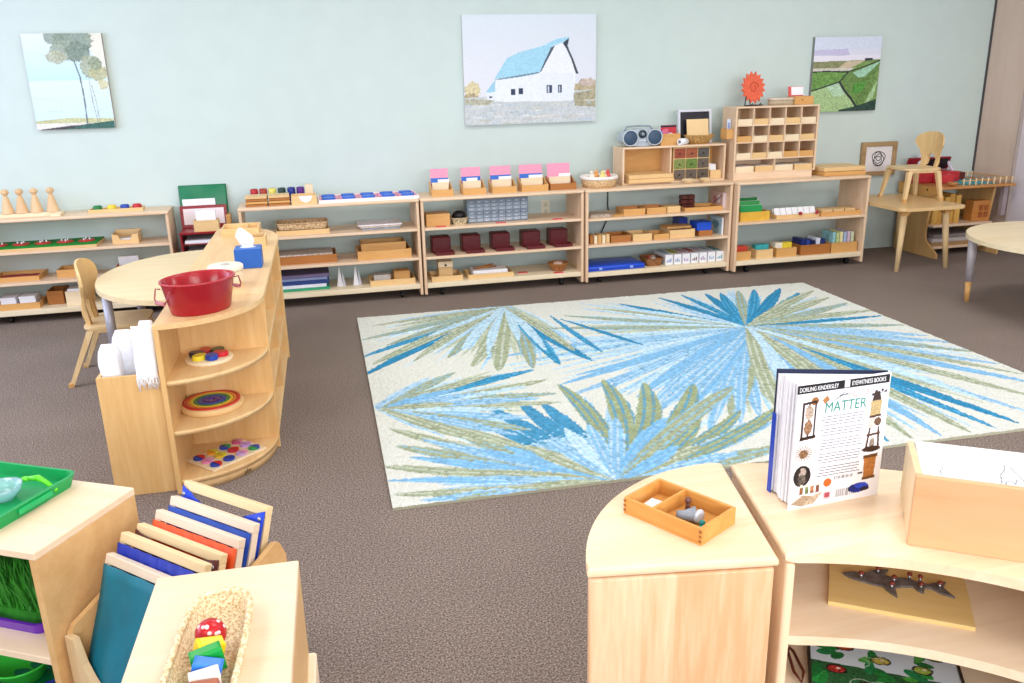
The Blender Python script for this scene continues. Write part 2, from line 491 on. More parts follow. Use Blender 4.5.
g = G(); g.box(WALL_X-0.022, 5.735, 0, WALL_X, WALL_Y-0.012, CEIL)
struct('trim_1', g, wood('#d9c3b4', '#d0b8a8', 2, 0.6, sc=0.5))
g = G(); g.box(WALL_X-0.035, WALL_Y-0.012, 0, WALL_X, WALL_Y, CEIL)
struct('trim_2', g, plain('#4c4a4c', 0.5, 0.05))
g = G(); g.box(WALL_X-0.028, 5.723, 0, WALL_X, 5.735, CEIL)
struct('trim_3', g, plain('#b5a79f', 0.5, 0.03))

# outlet on the back wall behind the unit with pink cards
g = G().box(-0.035, -0.006, -0.057, 0.035, 0, 0.057, 0.002)
t = T('wall_outlet', 'pale square wall outlet seen through the open shelf under the pink cards', 'outlet', (1.775, WALL_Y, 0.506))
P('cover_plate', g, plain('#ece6d0', 0.4, 0.02), t)
P('socket', G().box(-0.014, -0.009, 0.01, 0.014, -0.006, 0.04, 0.001).box(-0.014, -0.009, -0.04, 0.014, -0.006, -0.01, 0.001), plain('#d8d0b8', 0.4, 0.02), t)

# ------------------------------------------------------------------ shelving along the back wall
def caster(g_par, x, y, mats=None):
    g = G(); g.cone((x-0.011, y, 0.021), (x+0.011, y, 0.021), 0.021, n=14)
    g.cone((x, y, 0.038), (x, y, 0.058), 0.010, n=10)
    g.box(x-0.016, y-0.012, 0.034, x+0.016, y+0.012, 0.042)
    c = P('caster', g, BLACK, g_par)
    return c
def unit(x0, x1, yf, dep, top, levels, label, cx=(0.12, 0.2)):
    w = x1 - x0; th = 0.019
    t = T('shelving_unit', label, 'shelving unit', ((x0+x1)/2, yf, 0), 0, 'wheeled shelving units along the back wall')
    h = w/2
    for s in (-1, 1):
        a, b = (-h, -h+th) if s < 0 else (h-th, h)
        P('side_panel', G().box(a, 0, 0.022, b, dep, top-th, 0.003), UNITZ, t)
    P('top_panel', G().box(-h-0.002, -0.004, top-th, h+0.002, dep, top, 0.005, 2), UNIT, t)
    for i, z in enumerate(levels):
        if i < len(levels)-1:
            P('shelf', G().box(-h+th, 0.004, z-0.018, h-th, dep-0.005, z, 0.002), UNIT, t)
        else:
            P('bottom_shelf', G().box(-h+th, 0.002, z-0.034, h-th, dep-0.005, z, 0.003), wood('#f2e4c6', '#e8d3ac', 0), t)
    for sx in (-h+cx[0], h-cx[1]):
        for y in (0.07, dep-0.07): caster(t, sx, y)
    return t
TOP = 0.685
unit(-2.06, -0.858, 5.86, 0.285, 0.675, [0.47, 0.27, 0.09], 'birch shelving unit farthest left, carrying wooden pegs on a bar and a green board', (0.15, 0.2))
unit(-0.412, 0.757, 5.70, 0.36, TOP, [0.485, 0.285, 0.10], 'birch shelving unit topped by the pink tray of blue shapes', (0.12, 0.14))
unit(0.768, 1.927, 5.69, 0.36, TOP, [0.485, 0.285, 0.10], 'birch shelving unit topped by five boxes of pink cards', (0.13, 0.15))
unit(1.937, 3.073, 5.67, 0.36, TOP, [0.48, 0.29, 0.09], 'birch shelving unit carrying the low hutch with the portable stereo', (0.13, 0.16))
unit(3.085, 4.190, 5.62, 0.36, TOP, [0.39, 0.10], 'birch shelving unit with only two tall bays, under the pigeonhole cabinet', (0.14, 0.10))

# ------------------------------------------------------------------ generic wooden trays and boxes
def tray_g(w, d, h, th=0.007, floor=0.006, front=None):
    fh = h if front is None else front
    g = G()
    g.box(-w/2, 0, 0, w/2, d, floor)
    g.box(-w/2, 0, floor, w/2, th, fh); g.box(-w/2, d-th, floor, w/2, d, h)
    if fh == h:
        g.box(-w/2, th, floor, -w/2+th, d-th, h); g.box(w/2-th, th, floor, w/2, d-th, h)
    else:
        for a in (-w/2, w/2-th):
            v = [(a, th, floor), (a+th, th, floor), (a+th, d-th, floor), (a, d-th, floor), (a, th, fh), (a+th, th, fh), (a+th, d-th, h), (a, d-th, h)]
            g.add(v, [(0, 3, 2, 1), (4, 5, 6, 7), (0, 1, 5, 4), (1, 2, 6, 5), (2, 3, 7, 6), (3, 0, 4, 7)])
    return g
def tray(name, x0, x1, y, z, d, h, mat, label, cat='tray', group=None, front=None, rz=0, th=0.007):
    return S(name, tray_g(x1-x0, d, h, th, 0.006, front), mat, ((x0+x1)/2, y, z), label, cat, rz, group)
def block(name, x0, x1, y, z, d, h, mat, label, cat, group=None, bev=0.002, rz=0):
    w = x1-x0
    return S(name, G().box(-w/2, 0, 0, w/2, d, h, bev), mat, ((x0+x1)/2, y, z), label, cat, rz, group)
def sheets(x0, x1, y, z, d, h, label, mat=None, name='paper_stack', cat='paper', tilt=0.0, group=None, rz=0):
    g = G(); n = 5; w = x1-x0; random.seed(int(abs(x0)*1000))
    for i in range(n):
        j = random.uniform(-0.002, 0.002)
        g.box(-w/2+j, j, h*i/n, w/2+j, d+j, h*(i+0.9)/n)
    o = S(name, g, mat or PAPER, ((x0+x1)/2, y, z), label, cat, rz, group)
    o.rotation_euler = (tilt, 0, rz)
    return o

# ---- unit 1 (far left)
z = 0.675
t = T('peg_stand', 'long pale wooden bar holding four knobbed cone pegs on the far left unit', 'wooden toy', (-1.78, 5.93, z))
P('base_bar', G().box(-0.24, 0, 0, 0.28, 0.07, 0.025, 0.003), PALE, t)
P('end_tab', G().box(0.22, -0.035, 0, 0.28, 0, 0.02, 0.003), PALE, t)
for i, x in enumerate((-0.036, 0.046, 0.130, 0.225)):
    g = G().lathe([(0.040, 0.025), (0.038, 0.03), (0.016, 0.128), (0.010, 0.134), (0.010, 0.138), (0.02, 0.146), (0.024, 0.158), (0.02, 0.171), (0.008, 0.178), (0.0001, 0.179)], 20, (x, 0.035, 0))
    P('cone_peg', g, wood('#e6c498', '#d4ab7c', 2), t)
t = T('colour_peg_tray', 'flat wooden tray with a row of four coloured knobs on the far left unit', 'tray', (-1.185, 5.95, z))
P('tray_base', tray_g(0.33, 0.10, 0.022, 0.006), BOXL, t)
for x, c, n_ in ((-0.115, '#1d7a3c', 'green knob'), (-0.03, '#f1d23a', 'yellow knob'), (0.05, '#2448a8', 'blue knob'), (0.125, '#c2252c', 'red knob')):
    P('knob', G().lathe([(0.026, 0.006), (0.028, 0.012), (0.028, 0.036), (0.022, 0.042), (0.0001, 0.043)], 16, (x, 0.05, 0)), plain(c, 0.35), t, n_)
z = 0.47
t = T('counting_board', 'long green board with five red discs carrying white pegs on the far left unit', 'board', (-1.655, 5.872, z))
P('board_base', G().box(-0.34, 0, 0, 0.34, 0.26, 0.018, 0.002), BOXL, t)
P('felt_top', G().box(-0.337, 0.003, 0.018, 0.337, 0.257, 0.026, 0.002), plain('#1c8a2e', 0.8, 0.08), t, 'green felt top')
for i in range(5):
    for j in range(1):
        cx, cy = -0.26+i*0.13, 0.115
        d = P('disc', G().lathe([(0.050, 0.026), (0.050, 0.031), (0.045, 0.034), (0.0001, 0.034)], 20, (cx, cy, 0)), plain('#c2342c', 0.4), t, 'red disc')
        for k in range(3):
            a = k*2.1+i
            P('peg', G().cone((cx+0.02*math.cos(a), cy+0.02*math.sin(a), 0.033), (cx+0.02*math.cos(a), cy+0.02*math.sin(a), 0.046), 0.005, n=8), WHITE, d, 'white peg')
g = tray_g(0.165, 0.14, 0.055, 0.008)
t = T('card_holder', 'notched wooden box standing right of the green board with red discs', 'box', (-1.15, 5.93, z))
g = G(); g.box(-0.08, 0, 0, 0.08, 0.14, 0.007)
g.prism([(-0.08, 0.007), (-0.08, 0.06), (-0.045, 0.06), (-0.03, 0.025), (0.03, 0.025), (0.045, 0.06), (0.08, 0.06), (0.08, 0.007)], 0, 0.008)
g2 = G(); g2.at(RX(PI/2) @ TR(0, 0, -0.008)); g2.prism([(-0.08, 0.007), (-0.08, 0.06), (-0.045, 0.06), (-0.03, 0.025), (0.03, 0.025), (0.045, 0.06), (0.08, 0.06), (0.08, 0.007)], 0, 0.008)
g2.X = None; g2.box(-0.08, 0, 0, 0.08, 0.14, 0.007); g2.box(-0.08, 0.132, 0.007, 0.08, 0.14, 0.075); g2.box(-0.08, 0.008, 0.007, -0.072, 0.132, 0.065); g2.box(0.072, 0.008, 0.007, 0.08, 0.132, 0.065)
P('box_body', g2, BOXL, t)
P('card_pack', G().box(-0.05, 0.03, 0.008, 0.05, 0.11, 0.03, 0.001), WHITE, t, 'white cards')
z = 0.27
t = tray('wooden_tray', -1.98, -1.70, 5.92, z, 0.22, 0.03, BOX, 'wooden tray holding a dark red shape on the middle shelf of the far left unit')
S('felt_cutout', G().prism([(-0.11, 0), (-0.09, 0.04), (-0.03, 0.03), (0.02, 0.04), (0.06, 0.02), (0.11, 0.035), (0.12, 0.0), (0.08, -0.03), (0.02, -0.02), (-0.05, -0.035)], 0, 0.015), plain('#a32430', 0.5), (-1.84, 6.02, z+0.007), 'dark red cut-out shape lying in the tray on the far left unit', 'toy')
tray('wooden_box', -1.60, -1.40, 5.95, z, 0.16, 0.05, BOX, 'open wooden box in the middle of the second shelf down, far left unit', 'box')
tray('wooden_box', -1.235, -1.09, 5.93, z, 0.15, 0.055, BOXD, 'dark wooden box holding upright white cards on the far left unit', 'box')
block('card_pack', -1.225, -1.10, 5.99, z+0.006, 0.03, 0.10, WHITE, 'upright pack of white cards in the dark box on the far left unit', 'cards')
z = 0.09
tray('wooden_tray', -2.02, -1.72, 5.90, z, 0.18, 0.04, BOX, 'wooden tray with two paper piles on the lowest shelf of the far left unit')
sheets(-1.955, -1.865, 5.93, z+0.006, 0.12, 0.07, 'left pile of white slips in the tray on the lowest shelf, far left unit')
sheets(-1.845, -1.75, 5.93, z+0.006, 0.12, 0.072, 'right pile of white slips in the tray on the lowest shelf, far left unit')
tray('wooden_box', -1.69, -1.59, 5.97, z, 0.17, 0.09, BOXD, 'dark wooden box between the paper tray and the white-lidded box, far left unit', 'box')
tray('wooden_box', -1.565, -1.42, 5.92, z, 0.15, 0.09, PALE, 'pale wooden box holding white sheets on the lowest shelf, far left unit', 'box')
sheets(-1.553, -1.432, 5.93, z+0.006, 0.13, 0.10, 'white sheets filling the pale box on the lowest shelf, far left unit')

# ---- red paper rack between units 1 and 2
t = T('paper_rack', 'dark red metal paper rack standing between the two left shelving units', 'rack', (-0.645, 5.83, 0))
for s in (-0.155, 0.143): P('side_frame', G().box(s, 0, 0, s+0.012, 0.28, 0.52, 0.002), RED, t)
for zz in (0.02, 0.11, 0.20, 0.29, 0.38, 0.45): P('rack_shelf', G().box(-0.143, 0, zz, 0.143, 0.28, zz+0.006), RED, t)
P('rack_top', G().box(-0.155, -0.02, 0.52, 0.155, 0.29, 0.535, 0.003), RED, t)
for i, zz in enumerate((0.116, 0.206, 0.296, 0.386, 0.456)):
    sheets(-0.775, -0.515, 5.845, zz, 0.24, 0.016 if i % 2 else 0.022, ['white', 'cream', 'pale blue', 'plain white', 'bright white'][i] + ' paper in the %s slot of the red rack' % ['lowest', 'second lowest', 'middle', 'second highest', 'highest'][i], mat=[PAPER, plain('#efe9d8', .6, .02), plain('#dfe6f4', .6, .02), WHITE, PAPER][i])
t = T('wall_folder', 'dark red framed folder standing upright on the red rack', 'folder', (-0.655, 6.02, 0.535), rot=(-0.12, 0, 0))
P('frame', G().box(-0.15, 0, 0, 0.15, 0.012, 0.145, 0.002), RED, t)
P('insert', G().box(-0.13, -0.003, 0.02, 0.13, 0, 0.125), plain('#f0e4e6', 0.6, 0.03), t, 'white inserts')
block('white_sheet', -0.785, -0.575, 6.052, 0.536, 0.006, 0.185, PAPER, 'tall white sheet standing behind the red folder frame', 'paper', bev=0.001)
tray('wooden_box', -0.705, -0.55, 5.82, 0.535, 0.10, 0.072, BOXL, 'wooden box on the red rack holding upright white cards', 'box')
block('card_pack', -0.69, -0.565, 5.86, 0.542, 0.03, 0.125, WHITE, 'upright white cards in the wooden box on the red rack', 'cards')
g = G().box(-0.152, 0, 0, 0.152, 0.022, 0.265, 0.008, 2)
t = T('plastic_case', 'dark green flat case leaning on the wall above the red rack', 'case', (-0.655, 6.095, 0.54), rot=(-0.12, 0, 0.0))
P('case_shell', g, plain('#0f7a50', 0.3, 0.05), t)
P('case_rim', G().box(-0.155, 0.008, -0.003, 0.155, 0.014, 0.268, 0.003), plain('#0b6644', 0.3, 0.05), t)
block('wooden_block', -0.515, -0.485, 6.0, 0.0, 0.1, 0.61, BOX, 'tall narrow wooden board standing beside the red rack', 'board')

# ---- unit 2
z = TOP
def tile_stack(x0, x1, y, label):
    t = T('tile_stack', label, 'wooden tiles', ((x0+x1)/2, y, z))
    w = x1-x0
    for i in range(4):
        j = 0.002*((i*7) % 3-1)
        P('tile', G().box(-w/2+j, j, i*0.017, w/2+j, 0.14+j, i*0.017+0.014, 0.001), [BOXD, BOX, BOXD, BOXL][i], t)
tile_stack(-0.362, -0.225, 5.76, 'left one of two stacks of wooden tiles in front of the coloured bobbins')
tile_stack(-0.215, -0.083, 5.76, 'right one of two stacks of wooden tiles in front of the coloured bobbins')
for x, c, n_ in zip((-0.312, -0.253, -0.194, -0.132, -0.069, -0.009), ('#b8232c', '#a83a2a', '#e8dc6a', '#1f3a34', '#1d2f86', '#5a2080'), ('red', 'rust brown', 'pale yellow', 'black green', 'navy blue', 'purple')):
    t = T('bobbin', n_ + ' bobbin in the row behind the tile stacks', 'bobbin', (x, 5.98, z), group=None)
    P('bobbin_core', G().lathe([(0.020, 0), (0.020, 0.012), (0.012, 0.014), (0.012, 0.02), (0.025, 0.03), (0.026, 0.085), (0.022, 0.09), (0.0001, 0.09)], 16), plain(c, 0.4), t)
    P('bobbin_hole', G().cone((0, 0, 0.0895), (0, 0, 0.092), 0.006, n=8), BLACK, t)
block('wooden_block', 0.022, 0.075, 5.96, z, 0.05, 0.105, PALE, 'pale wooden block at the right end of the bobbin row', 'block')
tray('wooden_box', -0.072, 0.09, 5.74, z, 0.12, 0.06, BOXL, 'wooden box with a white slip between the tile stacks and the pink tray', 'box')
S('paper_slip', G().prism([(-0.045, 0.03), (0.045, 0.03), (0.03, 0.0), (0, -0.014), (-0.03, 0.0)], 0, 0.002), PAPER, (0.02, 5.738, z+0.026), 'curved white paper slip over the edge of the wooden box by the pink tray', 'paper', rot=(PI/2, 0, 0))
t = T('shape_tray', 'long white-rimmed tray of pink squares with blue oval shapes', 'tray', (0.435, 5.735, z))
P('tray_rim', tray_g(0.665, 0.30, 0.022, 0.006), plain('#f3ece8', 0.5, 0.02), t)
for i in range(5):
    for j in range(2):
        x = -0.265+i*0.1325; y = 0.08+j*0.14
        c = P('card', G().box(x-0.062, y-0.064, 0.008, x+0.062, y+0.064, 0.016), plain('#f0a0b8', 0.6), t, 'pink square card')
        P('shape', G().prism(ell(x, y, 0.045, 0.032-0.004*(i % 2), 16), 0.016, 0.030), plain('#2f6fd0', 0.4), c, 'blue oval shape')
z = 0.485
tray('wooden_tray', -0.19, 0.155, 5.76, z, 0.22, 0.03, BOXL, 'pale wooden tray under the wicker tray on the second unit')
def wicker_tray(x0, x1, y, z, d, h, label, c1='#e0c096', c2='#b08a5c'):
    w = x1-x0
    g = G(); pts = rrect(-w/2, 0, w/2, d, 0.03)
    pi = rrect(-w/2+0.012, 0.012, w/2-0.012, d-0.012, 0.022)
    g.prism(pi, 0, 0.006)
    n = len(pts)
    vs = [(p[0], p[1], 0.004) for p in pi] + [(p[0], p[1], h) for p in pts]
    vs += [(p[0]*0.97, d/2+(p[1]-d/2)*0.95, h) for p in pts] + [(p[0]*0.97, d/2+(p[1]-d/2)*0.95, 0.008) for p in pi]
    fs = []
    for i in range(n):
        j = (i+1) % n
        for k in range(3): fs.append([k*n+i, k*n+j, (k+1)*n+j, (k+1)*n+i])
    g.add(vs, fs, True)
    t = T('wicker_tray', label, 'basket', ((x0+x1)/2, y, z))
    P('woven_body', g, weave_mat(c1, c2), t)
    P('rim', G().tube([(p[0]*0.985, d/2+(p[1]-d/2)*0.98, h) for p in pts], 0.005, 6, True), weave_mat(c1, c2, 200, 200), t)
    return t
wicker_tray(-0.185, 0.15, 5.775, z+0.031, 0.19, 0.04, 'woven tray resting in a wooden tray on the second unit')
for i, (c, n_) in enumerate((('#8f9aa8', 'grey-blue'), ('#c8b8a8', 'beige'), ('#e6e0e4', 'white'))):
    block('booklet', 0.37-0.01*i, 0.63+0.008*i, 5.77+0.01*i, z+0.011*i, 0.19, 0.010, plain(c, 0.5, 0.2, 40), n_ + ' booklet in the small pile on the second unit, ' + ('lowest', 'middle', 'topmost')[i], 'booklet', 'pile of booklets')
z = 0.285
tray('wooden_tray', -0.20, 0.19, 5.76, z, 0.24, 0.055, BOXD, 'dark wooden tray with a speckled mat on the second unit')
block('woven_mat', -0.185, 0.165, 5.775, z+0.007, 0.21, 0.055, weave_mat('#d8ccc0', '#a89684', 90, 90), 'speckled grey-beige woven mat in the dark wooden tray', 'mat')
tray('wooden_box', 0.33, 0.695, 5.75, z, 0.25, 0.06, BOX, 'wide wooden box with a smaller box inside on the second unit', 'box')
tray('wooden_box', 0.36, 0.665, 5.80, z+0.007, 0.19, 0.095, BOX, 'smaller wooden box nested in the wide box on the second unit', 'box')
z = 0.10
zz = z
for i, (c, h, n_, dx) in enumerate((('#2f9a6e', 0.018, 'green', 0.0), ('#e4e4ee', 0.022, 'white', -0.02), ('#27407e', 0.026, 'navy blue', 0.0), ('#8d9cc4', 0.018, 'grey-blue', -0.01), ('#7a6d92', 0.022, 'purple grey', 0.005))):
    block('folder', -0.30+dx, 0.125+dx, 5.76+0.006*i, zz, 0.26, h, plain(c, 0.5, 0.06), n_ + ' folder in the big pile at the bottom of the second unit', 'folder', 'pile of folders')
    zz += h
for x, n_ in ((0.205, 'left'), (0.315, 'right')):
    t = T('folded_napkin', n_ + ' one of two white folded cones standing on the second unit', 'paper cone', (x, 5.84, z))
    g = G(); g.add([(-0.028, -0.02, 0), (0.012, -0.028, 0), (0.02, 0.02, 0), (-0.02, 0.02, 0), (-0.006, 0, 0.135)], [(0, 1, 4), (1, 2, 4), (2, 3, 4), (3, 0, 4), (0, 3, 2, 1)])
    P('outer_fold', g, WHITE, t)
    g = G(); g.add([(0.010, -0.03, 0), (0.032, -0.02, 0), (0.022, 0.02, 0), (0.012, -0.006, 0.11)], [(0, 1, 3), (1, 2, 3), (2, 0, 3), (0, 2, 1)])
    P('inner_fold', g, plain('#c9ccd6', 0.5), t)
tray('wooden_tray', 0.40, 0.71, 5.74, z, 0.20, 0.038, BOXL, 'wooden tray with two small wooden items at the bottom of the second unit')
block('grey_box', 0.43, 0.545, 5.80, z+0.007, 0.08, 0.055, plain('#cfcac2', 0.3, 0.1), 'small grey box in the left of the tray, bottom of the second unit', 'box')
block('wooden_block', 0.57, 0.68, 5.79, z+0.007, 0.09, 0.075, BOX, 'small lidded wooden box in the right of the tray, bottom of the second unit', 'box')

# ---- unit 3
z = TOP
def card_set(x0, x1, y, blue_l, white, label1, label2, plainpink=False):
    w = x1-x0
    tray('card_box', x0, x1, y, z, 0.13, 0.088, BOX if not plainpink else BOXD, label1, 'box', 'wooden boxes of pink cards', front=0.045, th=0.006)
    t = T('card', label2, 'card', ((x0+x1)/2, y+0.112, z+0.008), rot=(-0.10, 0, 0), group='pink cards standing in wooden boxes')
    P('card_sheet', G().box(-w/2+0.012, 0, 0, w/2-0.012, 0.004, 0.168, 0.001), plain('#f29cb8', 0.55, 0.06, 60), t)
    if not plainpink:
        P('band', G().box(-w/2+0.014, -0.0025, 0.055, w/2-0.014, -0.0005, 0.105), plain('#2f6cc8', 0.5), t, 'blue band')
    P('title_strip', G().box(-w/2+white[0]*w, -0.005, 0.050, -w/2+white[1]*w, -0.003, 0.095), WHITE, t, 'white title strip')
    P('card_pack', G().box(-w/2+0.016, -0.03, 0, w/2-0.016, -0.012, 0.075, 0.001), PALE, t, 'pale card pack')
for i, (a, b) in enumerate(((0.862, 1.010), (1.078, 1.240), (1.285, 1.460), (1.497, 1.690), (1.705, 1.897))):
    nm = ('first from the left', 'second from the left', 'middle', 'second from the right', 'first from the right')[i]
    card_set(a, b, 5.77, 0, ((0.42, 0.95), (0.3, 0.78), (0.42, 0.95), (0.42, 0.95), (0.5, 0.95))[i],
             'slanted wooden box of pink cards, %s of the five' % nm, 'pink card standing in the slanted wooden box, %s of the five' % nm, i == 4)
z = 0.485
block('wooden_box', 0.81, 0.975, 5.75, z, 0.14, 0.085, BOX, 'closed wooden box at the left end below the pink cards', 'box')
t = wicker_tray(0.99, 1.105, 5.74, z, 0.13, 0.045, 'small basket between the closed box and the grey drawers', '#d8c4a0', '#8c7450')
S('black_pouch', G().sph((0, 0, 0.045), 0.047, (1, 0.9, 0.75)), BLACK, (1.048, 5.815, z+0.012), 'black rounded pouch in the small basket beside the grey drawers', 'pouch')
def drawer_cabinet(x0, x1, y, z, h):
    w = x1-x0
    t = T('drawer_cabinet', 'grey plastic cabinet of small clear drawers below the pink cards', 'drawer cabinet', ((x0+x1)/2, y, z))
    P('cabinet_body', G().box(-w/2, 0.01, 0, w/2, 0.14, h, 0.003), plain('#7d8a96', 0.35, 0.06), t)
    nx, ny = 8, 6
    for i in range(nx):
        for j in range(ny):
            a = -w/2+0.006+i*(w-0.012)/nx; c = 0.006+j*(h-0.012)/ny
            d = P('drawer', G().box(a+0.003, 0.002, c+0.002, a+(w-0.012)/nx-0.003, 0.012, c+(h-0.012)/ny-0.002, 0.001), plain(('#a3aebb', '#94a0ae', '#8893a2')[(i*3+j) % 3], 0.25, 0.1), t)
            P('pull', G().box(a+0.015, -0.005, c+0.008, a+0.032, 0.002, c+0.012), plain('#c8ced6', 0.3), d)
drawer_cabinet(1.105, 1.545, 5.78, z, 0.168)
def tag_card(x, y, z, label):
    S('label_tag', G().prism(rrect(-0.035, -0.015, 0.035, 0.025, 0.008), 0, 0.004), plain('#e0535a', 0.4), (x, y, z), label, 'label')
tag_card(0.905, 5.715, z, 'red label tag in front of the closed wooden box'); tag_card(1.33, 5.725, z, 'red label tag in front of the grey drawers'); tag_card(1.745, 5.73, z, 'red label tag alone at the right below the pink cards')
z = 0.285
def red_box(x, y, label):
    t = T('hinged_box', label, 'box', (x, y, z), group='open dark red boxes on the third unit')
    P('lid', G().box(-0.066, 0.04, 0.0, 0.066, 0.15, 0.115, 0.006), DRED, t)
    P('tray_front', tray_g(0.13, 0.09, 0.022, 0.006), DRED, t, None, None, (0.012, -0.045, 0))
for i, x in enumerate((0.915, 1.130, 1.345, 1.570, 1.775)):
    red_box(x, 5.76, 'open dark red box, %s of the row of five' % ('leftmost', 'second from the left', 'middle one', 'second from the right', 'rightmost')[i])
z = 0.10
tray('wooden_tray', 0.825, 1.045, 5.73, z, 0.20, 0.035, BOXL, 'wooden tray with a small upright box at the bottom left below the red boxes')
t = T('slide_box', 'small pale lidded box with a knob standing in the tray below the red boxes', 'box', (0.935, 5.79, z+0.006))
P('box_body', G().box(-0.05, 0, 0, 0.05, 0.08, 0.075, 0.003), BOXL, t)
P('lid', G().box(-0.052, -0.002, 0.077, 0.052, 0.082, 0.12, 0.003), PALE, t)
P('knob', G().sph((0, -0.006, 0.095), 0.008), BLACK, t)
tray('wooden_tray', 1.085, 1.415, 5.73, z, 0.20, 0.03, BOXL, 'long wooden tray with white paper and a pair of tongs below the red boxes')
sheets(1.125, 1.375, 5.75, z+0.006, 0.14, 0.045, 'white paper in the long tray below the red boxes')
S('wooden_tongs', G().tube([(-0.12, 0, 0), (-0.04, 0.004, 0.006), (0.05, 0.03, 0.002)], 0.006, 8).tube([(-0.12, 0, 0), (-0.05, 0.03, 0.006), (0.03, 0.06, 0.01)], 0.006, 8), BOXD, (1.26, 5.80, z+0.058), 'dark tongs lying on the white paper in the long tray', 'tongs')
tag_card(1.50, 5.80, z, 'red label tag between the long tray and the little basket'); tag_card(1.745, 5.71, z, 'red label tag in front of the little basket')
def bowl_basket(x, y, z, r, h, label, c1, c2, name='basket', oval=1.0):
    t = T(name, label, 'basket', (x, y, z))
    g = G().lathe([(r*0.6, 0), (r*0.75, h*0.3), (r*0.95, h*0.8), (r, h), (r*0.93, h), (r*0.85, h*0.7), (r*0.62, 0.008), (0.0001, 0.008)], 28, (0, 0, 0), 1, oval)
    P('woven_body', g, weave_mat(c1, c2, 90, 160), t)
    P('rim', G().tube([(p[0], p[1]*oval, h) for p in ell(0, 0, r*0.97, r*0.97, 28)], 0.005, 6, True), weave_mat(c1, c2, 200, 200), t)
    return t
bowl_basket(1.765, 5.80, z, 0.073, 0.055, 'little round woven basket at the bottom right below the red boxes', '#b8804c', '#7a4c28')
S('paper_roll', G().sph((0, 0, 0.02), 0.04, (1, 0.8, 0.6)), plain('#e6c8b4', 0.6, 0.2), (1.765, 5.80, z+0.022), 'pale crumpled bundle in the little round basket', 'paper')

# ---- unit 4 and its low hutch
z = TOP
t = T('bread_basket', 'round straw basket with a white cloth lining on the fourth unit', 'basket', (2.09, 5.84, z))
P('woven_body', G().lathe([(0.115, 0), (0.125, 0.03), (0.13, 0.075), (0.122, 0.075), (0.112, 0.012), (0.0001, 0.012)], 32), weave_mat('#e4c498', '#ba9260', 90, 160), t)
P('lining', G().lathe([(0.117, 0.02), (0.121, 0.077), (0.135, 0.082), (0.138, 0.07), (0.134, 0.058)][::-1], 32), plain('#f4efe8', 0.8, 0.03, bump=0.5), t, 'white cloth lining')
P('lining_base', G().lathe([(0.118, 0.05), (0.0001, 0.055)], 32), plain('#f4efe8', 0.8, 0.03), t)
for i, (x, y, c, n_) in enumerate(((-0.06, -0.02, '#f0e4d2', 'cream'), (-0.01, 0.03, '#f2a860', 'orange'), (0.03, -0.03, '#ead8b8', 'pale beige'), (0.075, 0.02, '#e05a50', 'red'), (0.01, -0.05, '#f6e08c', 'yellow'))):
    S('wooden_figure', G().sph((0, 0, 0.022), 0.022, (1, 1, 1)).sph((0, 0, 0.052), 0.013), plain(c, 0.5, 0.05), (2.09+x, 5.84+y, z+0.053), n_ + ' little rounded figure in the white-lined straw basket', 'toy figure')
HY = 5.83; HX0, HX1 = 2.268, 3.082
def hutch():
    w = HX1-HX0; h = 0.268; t = T('hutch', 'low open-fronted hutch carrying the stereo, on the fourth unit', 'hutch', ((HX0+HX1)/2, HY, TOP))
    P('top_panel', G().box(-w/2, 0, h-0.014, w/2, 0.20, h, 0.002), UNIT, t)
    P('base_panel', G().box(-w/2+0.014, 0.004, 0, w/2-0.014, 0.19, 0.012), UNIT, t)
    for a in (-w/2, w/2-0.014): P('side_panel', G().box(a, 0, 0, a+0.014, 0.20, h-0.014, 0.001), UNITZ, t)
    P('divider', G().box(-0.03, 0.02, 0.012, -0.018, 0.19, h-0.014), UNITZ, t)
    P('back_panel', G().box(-w/2+0.014, 0.19, 0.0, w/2-0.014, 0.198, h-0.014), BOX, t)
hutch()
for i in range(2):
    block('wooden_board', 2.30+0.004*i, 2.655-0.006*i, 5.785+0.002*i, TOP+0.013+0.031*i, 0.22, 0.03, BOXL, ('lower', 'upper')[i] + ' of the two thick wooden boards in the hutch', 'board', bev=0.003)
t = T('gem_drawers', 'block of nine little drawers with coloured fronts in the hutch', 'drawer cabinet', (2.820, 5.85, TOP+0.013))
P('drawer_case', G().box(-0.145, 0.006, 0, 0.145, 0.16, 0.238, 0.001), BOXL, t)
cc = [['#6c6054', '#665a4e', '#5c5044'], ['#7d8a48', '#66803a', '#64584c'], ['#96462e', '#9c5436', '#54504a']]
for j in range(3):
    for i in range(3):
        a = -0.139+i*0.0945; b = 0.006+j*0.077
        d = P('drawer', G().box(a, 0, b, a+0.088, 0.008, b+0.070, 0.002), plain(cc[j][i], 0.4, 0.45, 90), t, ('brown', 'green', 'red')[0 if i == 2 or j == 0 else j] + ' drawer front')
        P('knob', G().sph((a+0.04, -0.006, b+0.032), 0.007), plain('#38302c', 0.3), d)
for x, n_ in ((2.775, 'left'), (2.915, 'right')):
    bowl_basket(x-0.02, 5.76, TOP, 0.045, 0.025, n_ + ' one of two shallow pale dishes in front of the little drawers', '#f0dcb4', '#d4b080', 'dish')
tray('wooden_box', 2.975, 3.062, 5.85, TOP+0.013, 0.15, 0.062, BOXL, 'small wooden box with white cards at the right inside the hutch', 'box')
S('card_fan', G().at(RX(-0.2)).box(-0.03, 0.02, 0, 0.025, 0.03, 0.10).box(-0.02, 0.045, 0, 0.03, 0.055, 0.105).box(-0.03, 0.075, 0, 0.02, 0.085, 0.112), WHITE, (3.015, 5.86, TOP+0.02), 'white cards fanned in the small box at the right inside the hutch', 'cards')
hz = TOP+0.268
t = T('portable_stereo', 'silver portable stereo with two round dark speakers on the hutch', 'stereo', (2.435, 5.86, hz))
pts = []
